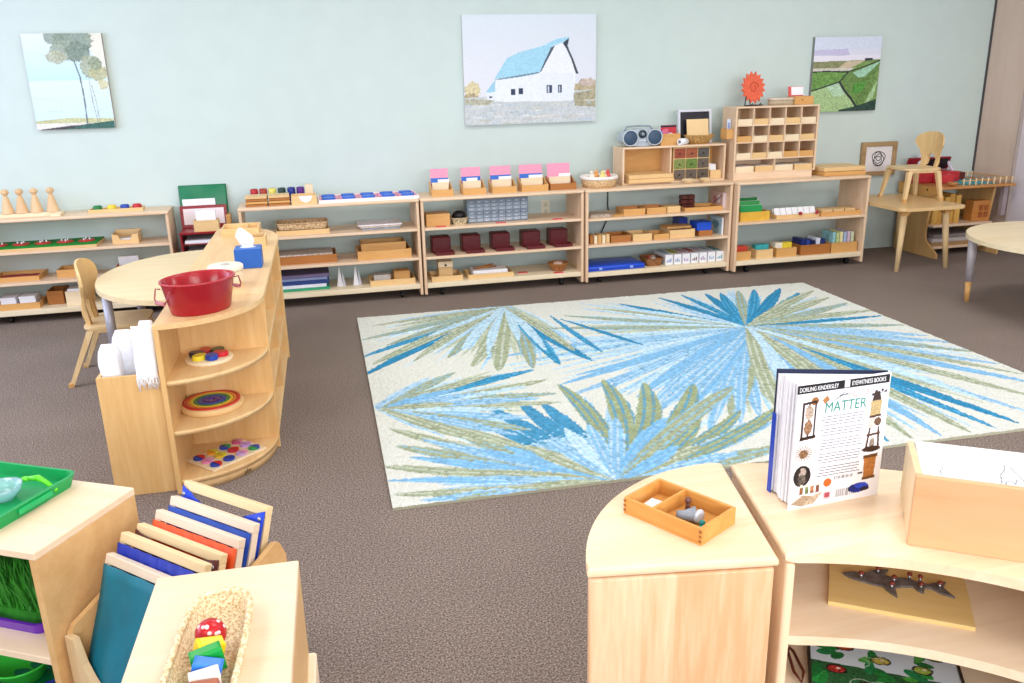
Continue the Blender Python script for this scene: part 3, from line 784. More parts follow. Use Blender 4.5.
for i in range(28):
    a = 2*PI*i/28; x = math.cos(a); y = math.sin(a)
    pts.append((0.150*math.copysign(abs(x)**0.75, x), 0.062+0.060*math.copysign(abs(y)**0.7, y)))
g = G().at(TR(0, 0.14, 0) @ RX(PI/2)); g.prism(pts, 0, 0.12, True, bev=0.012)
P('stereo_body', g, plain('#b4bfca', 0.3, 0.05, metal=0.3), t)
for s in (-1, 1):
    g = G().at(TR(s*0.094, 0.018, 0.063) @ RX(PI/2)); g.lathe([(0.050, 0), (0.050, 0.006), (0.046, 0.012), (0.03, 0.017), (0.0001, 0.02)], 28, (0, 0, 0), 1.12, 1.08)
    sp = P('speaker', g, plain('#3a5068', 0.45, 0.2, 200), t, 'dark round speaker')
    g = G().at(TR(s*0.094, 0.016, 0.063) @ RX(PI/2)); g.tube([(p[0]*1.12, p[1]*1.08, 0.008) for p in ell(0, 0, 0.051, 0.051, 28)], 0.004, 6, True)
    P('speaker_ring', g, plain('#cdd5dc', 0.25, 0.03), sp)
g = G().at(TR(0, 0.016, 0.088) @ RX(PI/2)); g.lathe([(0.030, 0), (0.030, 0.006), (0.026, 0.009), (0.0001, 0.010)], 24)
P('dial', g, plain('#2b3440', 0.25, 0.05), t)
g = G().at(TR(0, 0.006, 0.088) @ RX(PI/2)); g.lathe([(0.012, 0), (0.012, 0.005), (0.0001, 0.006)], 18)
P('display', g, plain('#8fa0b0', 0.2, 0.05), t)
g = G()
for i in range(4): g.box(-0.027+i*0.014, 0.012, 0.040, -0.017+i*0.014, 0.02, 0.048)
P('buttons', g, plain('#dfe5ea', 0.3), t)
P('handle', G().tube([(-0.11, 0.09, 0.112), (-0.09, 0.1, 0.138), (0, 0.1, 0.142), (0.09, 0.1, 0.138), (0.11, 0.09, 0.112)], 0.006, 8), plain('#8e99a5', 0.3), t)
tray('wooden_box', 2.58, 2.735, 5.88, hz, 0.12, 0.082, BOX, 'wooden box of bright booklets right of the stereo', 'box')
t = T('booklet', 'booklet with red and blue cover standing in the box beside the stereo', 'booklet', (2.655, 5.92, hz+0.007))
r = Ras(0.125, 0.135, 40, 40, '#c83a44'); r.poly([(0, 0), (0.05, 0), (0.07, 0.08), (0, 0.1)], '#5d74c8', .1); r.ell(0.08, 0.05, .03, .03, '#e8e0e8', .1); r.ell(.04, .09, .025, .02, '#e0708c', .1); r.poly([(0, .12), (.125, .12), (.125, .135), (0, .135)], '#2a2438')
r.mesh('cover', 0.004, vcol_mat(0.4), '#eeeeee', (-0.0625, 0.0, 0.0), (PI/2, 0, 0), t)
P('pages', G().box(-0.06, 0.001, 0, 0.06, 0.02, 0.13), PAPER, t)
t = T('framed_board', 'white and black framed board leaning on the wall behind a basket on the hutch', 'picture frame', (2.90, 5.975, hz), rot=(-0.10, 0, 0))
P('outer_frame', G().box(-0.135, 0.012, 0, 0.135, 0.018, 0.245).box(-0.135, 0, 0, -0.118, 0.012, 0.245).box(0.118, 0, 0, 0.135, 0.012, 0.245).box(-0.118, 0, 0.228, 0.118, 0.012, 0.245).box(-0.118, 0, 0, 0.118, 0.012, 0.016), plain('#d8dae2', 0.4, 0.03), t)
P('black_panel', G().box(-0.118, 0.008, 0.016, 0.118, 0.012, 0.228), plain('#26262e', 0.35, 0.2, 60), t, 'black inner panel')
S('card_sheet', G().at(RX(-0.14)).box(-0.09, 0, 0, 0.085, 0.006, 0.165, 0.001), plain('#f0cf9a', 0.6, 0.03), (2.905, 5.93, hz+0.012), 'tan card standing in the basket in front of the black framed board', 'card')
bowl_basket(2.895, 5.905, hz, 0.118, 0.062, 'oval woven basket in front of the black framed board on the hutch', '#d0a464', '#946a34', oval=0.62)
t = T('paper_roll', 'small roll of white paper lying left of the woven basket on the hutch', 'paper roll', (2.745, 5.855, hz), 0.5)
P('roll', G().cone((-0.04, 0, 0.024), (0.04, 0, 0.024), 0.024, n=20), WHITE, t)
P('roll_core', G().cone((-0.042, 0, 0.024), (-0.04, 0, 0.024), 0.011, n=14), plain('#7d7068', 0.6), t)
z = 0.48
t = S('note_tray', G().box(-0.085, 0, 0, 0.085, 0.16, 0.012, 0.002).box(-0.075, 0.01, 0.012, 0.07, 0.15, 0.018), plain('#b8a898', 0.5, 0.3, 60), (2.07, 5.72, z), 'flat grey-brown tray of papers at the left end below the straw basket', 'tray')
S('craft_sticks', G().at(RZ(0.5)).box(-0.06, 0, 0, 0.05, 0.02, 0.012, 0.002).box(-0.05, 0.03, 0, 0.06, 0.05, 0.012, 0.002), BOX, (2.215, 5.72, z), 'two short wooden sticks beside the grey-brown tray of papers', 'sticks')
for i, (a, b, h, m_) in enumerate(((2.245, 2.41, 0.045, BOX), (2.425, 2.575, 0.045, BOX))):
    t = tray('wooden_box', a, b, 5.73, z, 0.17, h, m_, ('left', 'right')[i] + ' one of two alike brown boxes on the upper shelf of the fourth unit', 'box')
    S('wooden_cards', G().at(RX(-0.3)).box(-0.06, 0.05, 0.0, 0.05, 0.056, 0.055).box(-0.05, 0.075, 0.0, 0.06, 0.081, 0.05), BOXD, ((a+b)/2, 5.745, z+0.02), ('left', 'right')[i] + ' set of thin brown cards leaning in an upper-shelf box, fourth unit', 'cards')
block('wooden_box', 2.585, 2.69, 5.735, z, 0.12, 0.045, BOXL, 'small plain block-like box right of the two brown boxes', 'box')
tray('wooden_tray', 2.725, 3.03, 5.73, z, 0.19, 0.028, BOX, 'wide low tray with a dark red pile on the upper shelf of the fourth unit')
t = T('brick_pile', 'dark red-brown pile of little blocks in the wide low tray', 'blocks', (2.80, 5.84, z+0.007))
for k in range(3):
    for i in range(2):
        P('little_block', G().box(-0.055+i*0.056, 0, k*0.034, -0.003+i*0.056, 0.05, k*0.034+0.03, 0.002), plain('#5b2318', 0.5, 0.2), t)
t = T('picture_book', 'pink and white patterned book standing at the right end above the magazine', 'book', (3.035, 5.74, z))
r = Ras(0.19, 0.125, 40, 30, '#d8b0a0'); r.ell(.06, .06, .03, .03, '#b87870', .2); r.ell(.13, .07, .025, .03, '#f0dcd4', .2); r.line([(0.02, .02), (.17, .1)], .01, '#8c5a60')
r.mesh('cover', 0.004, vcol_mat(0.5), '#e8dcd8', (0, 0.19, 0), (PI/2, 0, -PI/2), t)
P('pages', G().box(0.003, 0.002, 0, 0.018, 0.188, 0.12), plain('#e8d4dc', .6), t)
z = 0.29
for i in range(5):
    block('wooden_block', 1.985+i*0.031, 2.01+i*0.031, 5.72, z, 0.09, 0.064-0.004*(i % 2), [BOXD, PALE, BOX, PALE, BOXL][i], '%s of the five upright blocks at the left end, middle shelf, fourth unit' % ('first', 'second', 'third', 'fourth', 'fifth')[i], 'block', 'five upright blocks')
for i, (a, b, h, m_) in enumerate(((2.145, 2.30, 0.05, BOXD), (2.315, 2.465, 0.05, BOXL), (2.48, 2.60, 0.04, BOX))):
    tray('wooden_box', a, b, 5.72, z, 0.17, h, m_, ('dark brown box left', 'pale box in the middle', 'low box at the right')[i] + ' of the three boxes on the middle shelf, fourth unit', 'box')
tray('wooden_box', 2.61, 2.81, 5.73, z, 0.19, 0.06, BOXL, 'widest pale box on the middle shelf of the fourth unit', 'box')
block('wooden_slab', 2.605, 2.80, 5.77, z+0.061, 0.13, 0.018, BOX, 'flat wooden lid on the widest pale box, fourth unit', 'lid')
block('wooden_box', 2.845, 2.955, 5.73, z, 0.13, 0.042, BOXD, 'small brown box under the blue box, fourth unit', 'box')
block('blue_box', 2.83, 2.945, 5.735, z+0.042, 0.13, 0.062, plain('#1c50c8', 0.35), 'bright blue box on top of a small brown box, fourth unit', 'box')
block('blue_box', 2.75, 2.82, 5.88, z, 0.12, 0.12, plain('#16368e', 0.35), 'dark blue box standing at the back behind the bright blue one', 'box')
t = T('magazine', 'pale blue magazine standing at the right end of the middle shelf, fourth unit', 'magazine', (3.03, 5.73, z))
r = Ras(0.19, 0.13, 40, 30, '#b9d4d8'); r.ell(.09, .07, .05, .03, '#7ba8b0', .2); r.line([(0.02, .11), (.15, .11)], .012, '#f0f4f4'); r.ell(.05, .04, .02, .02, '#e0d8c0', .2)
r.mesh('cover', 0.003, vcol_mat(0.4), '#e8eef0', (0, 0.19, 0), (PI/2, 0, -PI/2), t)
P('pages', G().box(0.002, 0.002, 0, 0.012, 0.188, 0.126), PAPER, t)
S('power_cord', G().tube([(2.27, 6.14, 0.66), (2.27, 6.135, 0.5), (2.28, 6.135, 0.42), (2.22, 6.13, 0.3), (2.17, 6.12, 0.22), (2.07, 6.12, 0.19), (1.95, 6.13, 0.17)], 0.005, 8), BLACK, (0, 0, 0), 'black cord hanging down the wall behind the fourth unit', 'cord')
z = 0.09
t = T('flat_case', 'flat bright blue case at the bottom left of the fourth unit', 'case', (2.18, 5.70, z))
P('case_body', G().box(-0.225, 0, 0, 0.225, 0.28, 0.035, 0.006, 2), plain('#1f4fd0', 0.3, 0.04), t)
P('case_seam', G().box(-0.227, -0.002, 0.016, 0.227, 0.282, 0.019), plain('#16389c', 0.3), t)
for x in (-0.12, 0.12): P('latch', G().box(x-0.012, -0.005, 0.01, x+0.012, 0, 0.026, 0.001), plain('#9ab4f0', 0.3), t)
t = wicker_tray(2.43, 2.565, 5.72, z, 0.17, 0.055, 'brown basket of mixed pieces beside the flat blue case', '#a06a3c', '#6a4020')
for i, (c, n_) in enumerate((('#e8dcd0', 'white'), ('#7a4a30', 'brown'), ('#c85a48', 'red'), ('#d8c8b0', 'cream'))):
    block('game_piece', 2.462+0.03*(i % 2)+0.02, 2.49+0.03*(i % 2)+0.02, 5.75+0.06*(i//2), z+0.008, 0.045, 0.05, plain(c, .5), n_ + ' small piece in the brown basket beside the flat blue case', 'game piece')
for i in range(7):
    a = 2.582+i*0.0690
    t = T('card_case', 'white card case with printed label, number %s from the left in the row' % ('one', 'two', 'three', 'four', 'five', 'six', 'seven')[i], 'card case', (a+0.030, 5.73, z), group='row of white card cases')
    P('case_body', G().box(-0.030, 0, 0, 0.030, 0.22, 0.076, 0.002), plain('#eceef2', 0.4, 0.02), t)
    P('lid_picture', G().box(-0.024, 0.05, 0.076, 0.024, 0.20, 0.078), plain(('#9fb4c4', '#b4b430', '#c8a8b4', '#b45a5a', '#c8b8c8', '#a8b8c8', '#4a8a90')[i], 0.4, 0.25, 60), t, 'coloured lid picture')
    g = G()
    for k in range(3): g.box(-0.02+0.014*k, -0.0015, 0.02, -0.012+0.014*k, 0, 0.034+0.006*((i+k) % 3))
    P('front_print', g, plain(('#6a86b8', '#7a9ac0', '#b49ac0', '#6a3a4a', '#9a86b0', '#8aa0c0', '#5aa0b0')[i], 0.5), t)

# ---- unit 5 and the pigeonhole cabinet
z = TOP
CX0, CX1, CY = 3.118, 3.800, 5.77
t = T('pigeonhole_cabinet', 'birch cabinet of fifteen square pigeonholes and two wide ones', 'cabinet', (CX0, CY, z))
W_ = CX1-CX0; H_ = 1.212-z; D_ = 0.205
P('plinth', G().box(0.0, -0.012, 0, W_-0.03, D_, 0.046, 0.002), UNIT, t)
P('side_panel', G().box(0, 0, 0.046, 0.014, D_, H_-0.012), UNITZ, t); P('side_panel', G().box(W_-0.014, 0, 0.046, W_, D_, H_-0.012), UNITZ, t)
P('top_panel', G().box(0, 0, H_-0.012, W_, D_, H_, 0.001), UNIT, t)
P('back_panel', G().box(0.014, D_-0.006, 0.046, W_-0.014, D_, H_-0.012), UNIT, t)
zs = [0.046, 0.046+0.098, 0.046+0.098+0.122, 0.046+0.098+0.244, H_-0.012]
for k, a in enumerate(zs[:-1]): P('shelf', G().box(0.014, 0.002, a, W_-0.014, D_-0.006, a+0.009), UNIT, t)
cw = (W_-0.028)/5
for r_ in range(1, 4):
    for c in range(1, 5): P('divider', G().box(0.014+c*cw-0.004, 0.003, zs[r_]+0.009, 0.014+c*cw+0.004, D_-0.006, zs[r_+1]), UNITZ, t)
P('divider', G().box(W_/2-0.004, 0.003, zs[0]+0.009, W_/2+0.004, D_-0.006, zs[1]), UNITZ, t)
def slot_tray(x, w, zl, mat, label): S('slot_tray', tray_g(w, D_-0.03, 0.042, 0.005), mat, (CX0+x, CY+0.006, z+zl+0.009), label, 'tray', group='trays in the pigeonholes')
rows = {3: 'top', 2: 'second', 1: 'third'}
for r_ in (3, 2, 1):
    for c in range(5):
        m_ = BOX if (r_ == 2 and c == 0) or (r_ == 1 and c > 2) else (PALE if (c+r_) % 2 else BOXL)
        slot_tray(0.014+(c+0.5)*cw, cw-0.014, zs[r_], m_, '%s tray in the %s row of pigeonholes, column %s' % ({id(BOX): 'brown', id(PALE): 'pale', id(BOXL): 'honey'}[id(m_)], rows[r_], ('one', 'two', 'three', 'four', 'five')[c]))
ww = (W_-0.028)/4
for c in range(4):
    slot_tray(0.014+(c+0.5)*ww, ww-0.016, zs[0], (PALE, BOXL, PALE, BOXL)[c], 'wide tray in the bottom row of the pigeonhole cabinet, column %s' % ('one', 'two', 'three', 'four')[c])
    sheets(CX0+0.014+c*ww+0.02, CX0+0.014+(c+1)*ww-0.02, CY+0.02, z+zs[0]+0.016, 0.14, 0.035, 'small papers in the wide bottom tray of the cabinet, column %s' % ('one', 'two', 'three', 'four')[c])
t = T('leaflet_pocket', 'small wooden pocket fixed to the left side of the pigeonhole cabinet', 'holder', (CX0-0.002, CY+0.03, 0.985))
P('pocket', G().box(-0.05, 0, 0, 0, 0.008, 0.072).box(-0.05, 0.09, 0, 0, 0.098, 0.072).box(-0.05, 0.008, 0, -0.043, 0.09, 0.072).box(-0.043, 0.008, 0, 0, 0.09, 0.006), BOX, t)
t = T('leaflet', 'blue and white leaflet standing in the side pocket of the cabinet', 'leaflet', (CX0-0.026, CY+0.055, 0.992), rot=(0, 0, 0))
P('leaflet_sheet', G().box(-0.014, 0, 0, 0.014, 0.004, 0.135), plain('#cfd6ea', 0.4, 0.03), t)
P('leaflet_print', G().box(-0.007, -0.0015, 0.03, 0.007, 0, 0.11), plain('#8a98c8', 0.4, 0.1, 90), t)
hz = 1.212
t = T('sun_ornament', 'coral orange sun with wavy rays on a black stand on the cabinet', 'ornament', (3.315, 5.90, hz), rz=0.22)
pts = []
for i in range(48):
    a = 2*PI*i/48; ph = i % 3
    rr = (0.088, 0.116, 0.100)[ph]; pts.append((rr*math.cos(a), rr*math.sin(a)))
g = G().at(TR(0.012, 0.02, 0.13) @ RX(PI/2-0.12)); g.prism(pts, 0, 0.012)
sun = P('sun_disc', g, plain('#e8694a', 0.6, 0.1, 40), t)
g = G().at(TR(0.012, 0.007, 0.13) @ RX(PI/2-0.12)); g.tube([(0.045*math.cos(a*0.5)*(1-a/22), 0.045*math.sin(a*0.5)*(1-a/22), 0) for a in range(16)], 0.003, 6)
P('face_line', g, plain('#c04a34', 0.6), sun)
P('stand', G().tube([(-0.09, -0.02, 0.004), (-0.03, 0.03, 0.13), (0.02, 0.045, 0.004)], 0.004, 8).tube([(-0.09, -0.02, 0.004), (0.08, -0.02, 0.004)], 0.004, 8).tube([(-0.03, -0.035, 0.018), (-0.03, -0.02, 0.004), (-0.03, 0.05, 0.004)], 0.004, 8).tube([(0.05, -0.035, 0.018), (0.05, -0.02, 0.004), (0.05, 0.05, 0.004)], 0.004, 8), BLACK, t, 'black wire stand')
t = T('tin', 'low oval metal tin between the orange sun and the wooden box', 'tin', (3.55, 5.90, hz))
P('tin_body', G().prism(rrect(-0.10, -0.04, 0.10, 0.04, 0.035), 0, 0.035, True), plain('#b8a88e', 0.35, 0.15), t)
P('tin_lid', G().prism(rrect(-0.104, -0.043, 0.104, 0.043, 0.037), 0.035, 0.052, True), plain('#d4c8b4', 0.35, 0.1), t)
t = T('wooden_box', 'honey wooden box with a drawer at the right end of the cabinet top', 'box', (3.718, 5.85, hz))
P('box_body', G().box(-0.078, 0, 0, 0.078, 0.12, 0.06, 0.003), BOX, t); P('knob', G().sph((-0.02, -0.005, 0.035), 0.006), BOXD, t)
t = T('card_holder', 'red card holder with a white card on top of the honey box', 'card holder', (3.675, 5.90, hz+0.06))
P('holder', G().at(RX(-0.15)).box(-0.062, 0.0, 0, 0.062, 0.01, 0.072, 0.002), plain('#d8605c', 0.4), t)
P('card', G().at(RX(-0.15)).box(-0.04, -0.003, 0.008, 0.06, -0.0005, 0.068), PAPER, t, 'white card')
for i in range(2):
    t = block('wooden_board', 3.842, 4.20-0.004*i, 5.70+0.005*i, TOP+0.001+0.033*i, 0.26, 0.031, (BOX, BOXL)[i], ('lower', 'upper')[i] + ' of the two flat wooden boards right of the pigeonhole cabinet', 'board', bev=0.003)
z = 0.39
tray('wooden_box', 3.145, 3.385, 5.67, z, 0.18, 0.068, plain('#e0b040', 0.45, 0.08), 'yellow wooden box holding green books', 'box')
for i, (c, dz, n_) in enumerate((('#1f9a4c', 0.105, 'front'), ('#3fae5a', 0.13, 'middle'), ('#16803c', 0.15, 'back'))):
    t = T('green_book', '%s green book standing in the yellow box' % n_, 'book', (3.25+0.004*i, 5.70+0.045*i, z+0.008), group='green books in the yellow box', rot=(-0.08, 0, 0))
    P('cover', G().box(-0.09, 0, 0, 0.09, 0.014, dz, 0.001), plain(c, 0.4, 0.1, 40), t)
    P('pages', G().box(-0.087, 0.003, 0.003, 0.092, 0.011, dz+0.001), PAPER, t)
tray('wooden_tray', 3.445, 3.805, 5.67, z, 0.22, 0.03, BOXL, 'long tray with two rows of white cards marked red')
for i in range(7):
    x = 3.475+0.05*i
    S('white_card', G().at(RX(-0.5)).box(-0.023, 0, 0, 0.023, 0.006, 0.07).box(-0.02, 0.03, 0, 0.024, 0.036, 0.075), WHITE, (x, 5.70, z+0.012), 'pair of white cards, number %s in the long tray with red marks' % ('one', 'two', 'three', 'four', 'five', 'six', 'seven')[i], 'card', group='white cards in the long tray')
S('red_token', G().prism(ell(0, 0, 0.016, 0.013, 14), 0, 0.006), plain('#a01c30', .4), (3.64, 5.665, z+0.034), 'left one of two dark red tokens on the long tray edge', 'token', rot=(PI/2-0.3, 0, 0))
S('red_token', G().prism(ell(0, 0, 0.016, 0.013, 14), 0, 0.006), plain('#a01c30', .4), (3.78, 5.665, z+0.034), 'right one of two dark red tokens on the long tray edge', 'token', rot=(PI/2-0.3, 0, 0))
tray('wooden_tray', 3.82, 4.165, 5.67, z, 0.20, 0.03, BOX, 'brown tray of loose cards at the right of the fifth unit')
for i in range(3):
    block('wooden_plaque', 3.85+0.1*i, 3.94+0.1*i, 5.70, z+0.007, 0.13, 0.036, BOXL, '%s of three wooden plaques in the brown tray, fifth unit' % ('left', 'middle', 'right')[i], 'plaque', bev=0.002)
z = 0.10
t = tray('wooden_box', 3.125, 3.245, 5.66, z, 0.14, 0.065, BOX, 'small tan box with red books, lowest shelf of the fifth unit', 'box')
block('red_book', 3.14, 3.235, 5.70, z+0.007, 0.05, 0.09, plain('#c8442e', .5), 'red book in the small tan box, fifth unit', 'book')
tray('wooden_box', 3.29, 3.43, 5.66, z, 0.16, 0.068, BOXL, 'pale box with teal cards, lowest shelf of the fifth unit', 'box')
block('teal_book', 3.305, 3.415, 5.70, z+0.007, 0.06, 0.09, plain('#3aa6a8', .5, .15, 60), 'teal book in the pale box, fifth unit', 'book')
tray('wooden_box', 3.46, 3.63, 5.66, z, 0.16, 0.068, BOX, 'orange-brown box with yellow and white books, fifth unit', 'box')
block('yellow_book', 3.53, 3.61, 5.69, z+0.007, 0.05, 0.095, plain('#ecd43c', .5), 'yellow book in the orange-brown box, fifth unit', 'book', rz=0.2)
block('white_book', 3.47, 3.53, 5.70, z+0.007, 0.08, 0.095, plain('#e8e0cc', .5), 'cream book in the orange-brown box, fifth unit', 'book')
tray('wooden_box', 3.665, 3.92, 5.66, z, 0.18, 0.078, BOXD, 'dark box of navy blue books, lowest shelf of the fifth unit', 'box')
for i in range(5):
    block('navy_book', 3.685+0.043*i, 3.72+0.043*i, 5.69, z+0.007, 0.13, 0.112-0.008*(i % 3), plain(('#1c2a6c', '#25408a', '#18204c', '#d8dce8', '#22346c')[i], .4, .1), '%s book in the dark box, position %s' % (('navy', 'blue', 'black-blue', 'white', 'dark blue')[i], ('one', 'two', 'three', 'four', 'five')[i]), 'book', 'books in the dark box')
tray('wooden_box', 3.93, 4.155, 5.66, z, 0.18, 0.078, BOX, 'honey box of pastel magazines at the right end, fifth unit', 'box')
for i in range(6):
    block('magazine', 3.95+0.032*i, 3.975+0.032*i, 5.68, z+0.007, 0.15, 0.15-0.006*(i % 2), plain(('#8fc0c4', '#b8c88c', '#e0d8a0', '#a8bcd8', '#d0b4c8', '#c8d4b0')[i], .4, .2, 40), '%s magazine in the honey box' % ('pale teal', 'moss green', 'straw yellow', 'powder blue', 'lilac', 'light green')[i], 'magazine', 'magazines in the honey box')

# ------------------------------------------------------------------ pictures on the wall
def canvas(x0, x1, z0, z1, ras, label, side):
    o = ras.mesh('canvas_painting', 0.032, vcol_mat(0.55, 0.05, 0.25, 120), side, (x0, WALL_Y-0.001, z0), (PI/2, 0, 0))
    # mesh builds in x,y with thickness along +z; turned so +z looks into the room
    return tag(o, label, 'painting')
# tall trees
W_, H_ = 0.462, 0.580
r = Ras(W_, H_, 150, 190, '#cfe6f4')
r.grad(0, H_, '#cfe9fb', '#e4ecee'); r.grad(0.3, H_, '#c4e6fa', '#e0e9ea')
r.poly([(0.36, H_), (W_, H_), (W_, 0.3), (0.42, 0.35)], '#efe6cf', .04, .7)
for cx, cy, a, b, c in ((.20, .56, .07, .06, '#8f9f93'), (.30, .55, .11, .08, '#8a9b8c'), (.25, .48, .10, .06, '#9aa898'), (.31, .47, .07, .06, '#7f9184'), (.18, .44, .06, .04, '#b4b8a0'), (.37, .38, .06, .07, '#a8b096'), (.41, .34, .055, .05, '#b8b890'), (.40, .40, .04, .04, '#93a088'), (.43, .27, .03, .03, '#d0cda4')):
    r.ell(cx, cy, a, b, c, 0.12, 0.9, 0.12)
r.poly([(0, 0), (W_, 0), (W_, .06), (.2, .07), (0, .055)], '#c6c79a', .1)
r.poly([(0, 0), (W_, 0), (W_, .035), (0, .04)], '#e4e4dc', .05)
r.poly([(0, 0), (.12, 0.004), (.3, .03), (W_, .045), (W_, 0)], '#3f6a62', .15)
r.poly([(0, 0), (.15, 0.0), (.3, .025), (.2, .022)], '#4a4a52', .1)
r.line([(.30, .03), (.305, .2), (.30, .32), (.28, .42)], .008, '#6d7a7a'); r.line([(.365, .04), (.352, .16), (.35, .30)], .004, '#9fa8a0'); r.line([(.375, .04), (.372, .16), (.36, .27)], .004, '#a8a890')
for x in (.08, .11, .15, .34, .38): r.line([(x, .11), (x+.02, .115)], .003, '#a8bccc', .7)
r.line([(0, .20), (.12, .18), (.2, .17)], .002, '#a8c4d8', .6)
canvas(-1.600, -1.135, 1.199, 1.778, r, 'canvas painting of tall grey-green trees against a pale blue sky, leftmost on the wall', '#b49a7c')
# barn
W_, H_ = 0.980, 0.742
r = Ras(W_, H_, 240, 180, '#dde3ee')
r.grad(0.15, H_, '#e4e4ee', '#dce6f0')
def bp(x, y): return (x/735*W_, (1-(y-57)/595)*H_)
def poly(pts, c, v=0.0, a=1.0): r.poly([bp(x-35, y) for x, y in pts], c, v, a)
r.ell(*bp(45, 460), .055, .06, '#d8cda4', .1, 1, .15); r.ell(*bp(30, 500), .05, .03, '#b8a888', .15, 1, .15)
poly([(640, 440), (770, 420), (770, 560), (640, 560)], '#b8aa88', .12); r.ell(*bp(690, 430), .06, .03, '#c8b8ac', .12, 1, .2)
poly([(35, 500), (770, 470), (770, 660), (35, 660)], '#c9cfd2', .06); poly([(35, 505), (200, 515), (160, 545), (35, 540)], '#b0ad92', .12, .8); poly([(640, 490), (770, 470), (770, 570), (650, 560)], '#a59c78', .15, .85)
for i in range(40):
    random.seed(i); x = random.uniform(40, 760); y = random.uniform(530, 645)
    r.ell(*bp(x-35, y), random.uniform(.02, .07), .006, random.choice(['#b9cddc', '#dfe3e4', '#c4c2b0', '#a9c0cf', '#cdc9bc']), .08, .6, .2)
poly([(150, 470), (205, 405), (215, 470), (205, 480)], '#9fcde4'); poly([(155, 475), (210, 470), (205, 520), (155, 512)], '#e4ebf3')
poly([(205, 400), (455, 365), (455, 530), (200, 525)], '#e9eff7', .02); poly([(455, 365), (520, 240), (585, 205), (620, 260), (655, 375), (640, 530), (455, 530)], '#eef2fa', .02)
poly([(455, 370), (640, 380), (640, 530), (455, 530)], '#e6ecf5', .02, .8)
poly([(200, 400), (270, 290), (340, 258), (470, 225), (545, 190), (620, 178), (610, 200), (525, 225), (485, 300), (450, 368), (340, 385)], '#a5d7ee', .04)
poly([(450, 370), (515, 235), (535, 225), (530, 240), (490, 310), (458, 368)], '#4c5c6c'); poly([(580, 212), (618, 185), (608, 228), (640, 300), (670, 380), (655, 380), (628, 300), (600, 240)], '#39424e')
poly([(205, 402), (450, 366), (450, 374), (340, 392), (215, 406)], '#6a8ba4')
for a, b, c, d in ((290, 458, 312, 492), (332, 453, 355, 488), (488, 440, 518, 484), (552, 442, 574, 484), (168, 494, 184, 504)): poly([(a, b), (c, b), (c, d), (a, d)], '#33405a')
for a, b, c, d in ((494, 446, 504, 480), (560, 447, 567, 480)): poly([(a, b), (c, b), (c, d), (a, d)], '#c8d4e4')
canvas(1.180, 2.165, 1.132, 1.874, r, 'canvas painting of a white barn with a light blue roof, largest on the wall', '#d4d2d0')
# fields
W_, H_ = 0.592, 0.560
r = Ras(W_, H_, 170, 160, '#dfe2f2')
def fp(x, y): return ((x-75)/515*W_, (1-(y-48)/590)*H_)
def poly(pts, c, v=0.0, a=1.0): r.poly([fp(x, y) for x, y in pts], c, v, a)
poly([(60, 48), (620, 48), (620, 150), (60, 150)], '#d9e2f4', .03); poly([(60, 150), (330, 140), (350, 195), (60, 190)], '#c4c0e2', .04, .8); poly([(60, 195), (620, 190), (620, 250), (60, 250)], '#eceaf6')
poly([(60, 240), (620, 228), (620, 660), (60, 660)], '#7b9a58', .15)
poly([(60, 245), (330, 235), (270, 290), (60, 295)], '#8c9068', .12); poly([(270, 290), (330, 240), (480, 232), (400, 275), (330, 300)], '#cdbda2', .06); poly([(60, 293), (400, 290), (360, 312), (60, 318)], '#d3cfc4', .1)
poly([(60, 318), (350, 320), (285, 400), (60, 470)], '#6f9b50', .18); poly([(60, 470), (285, 405), (430, 600), (300, 640), (60, 650)], '#a9c890', .12); poly([(180, 430), (280, 410), (340, 500), (260, 520)], '#b9dcc0', .1, .8)
poly([(340, 330), (600, 235), (585, 300), (490, 595), (430, 590), (290, 400)], '#6c8f4e', .18); poly([(385, 330), (600, 240), (480, 365), (430, 370)], '#a3d0b4', .1); poly([(590, 380), (560, 540), (490, 595), (530, 500)], '#a8cc98', .1)
poly([(395, 420), (500, 400), (470, 480), (400, 500)], '#4f9a3e', .2, .8)
for pts, w_ in (([(60, 318), (200, 316), (350, 324)], .010), ([(60, 474), (285, 402), (350, 325)], .010), ([(288, 402), (330, 470), (390, 540), (430, 598)], .018), ([(350, 322), (450, 290), (600, 232)], .008), ([(430, 598), (500, 600), (590, 580)], .01)):
    r.line([fp(*p) for p in pts], w_, '#2c2e38', 1, .2)
poly([(470, 218), (530, 218), (530, 236), (470, 238)], '#34384a'); poly([(300, 625), (430, 600), (590, 545), (590, 640), (300, 640)], '#2f4a40', .2)
canvas(3.940, 4.530, 1.138, 1.698, r, 'canvas painting of green fields with dark hedges, rightmost large canvas', '#8a8a86')
# small framed print low on the right of the wall
t = T('framed_print', 'small wooden frame with a dark spiral drawing on the wall behind the square table', 'framed print', (4.62, WALL_Y-0.03, 0.615))
P('frame', G().box(-0.165, 0, 0, -0.125, 0.028, 0.27, 0.002).box(0.125, 0, 0, 0.165, 0.028, 0.27, 0.002).box(-0.125, 0, 0, 0.125, 0.028, 0.035, 0.002).box(-0.125, 0, 0.235, 0.125, 0.028, 0.27, 0.002), wood('#b99c72', '#94784f', 0), t)
P('mat_board', G().box(-0.125, 0.012, 0.035, 0.125, 0.02, 0.235), plain('#e8e4e4', 0.6, 0.02), t)
g = G().at(TR(0, 0.011, 0.135) @ RX(PI/2))
for j in range(4): g.tube([((0.022+0.012*j+0.008*math.sin(3*a+j))*math.cos(a+j), (0.022+0.014*j+0.006*math.cos(2*a))*math.sin(a+j), 0) for a in [2*PI*i/20 for i in range(20)]], 0.003, 6, True)
P('spiral_drawing', g, plain('#3a3636', 0.6, 0.1), t)

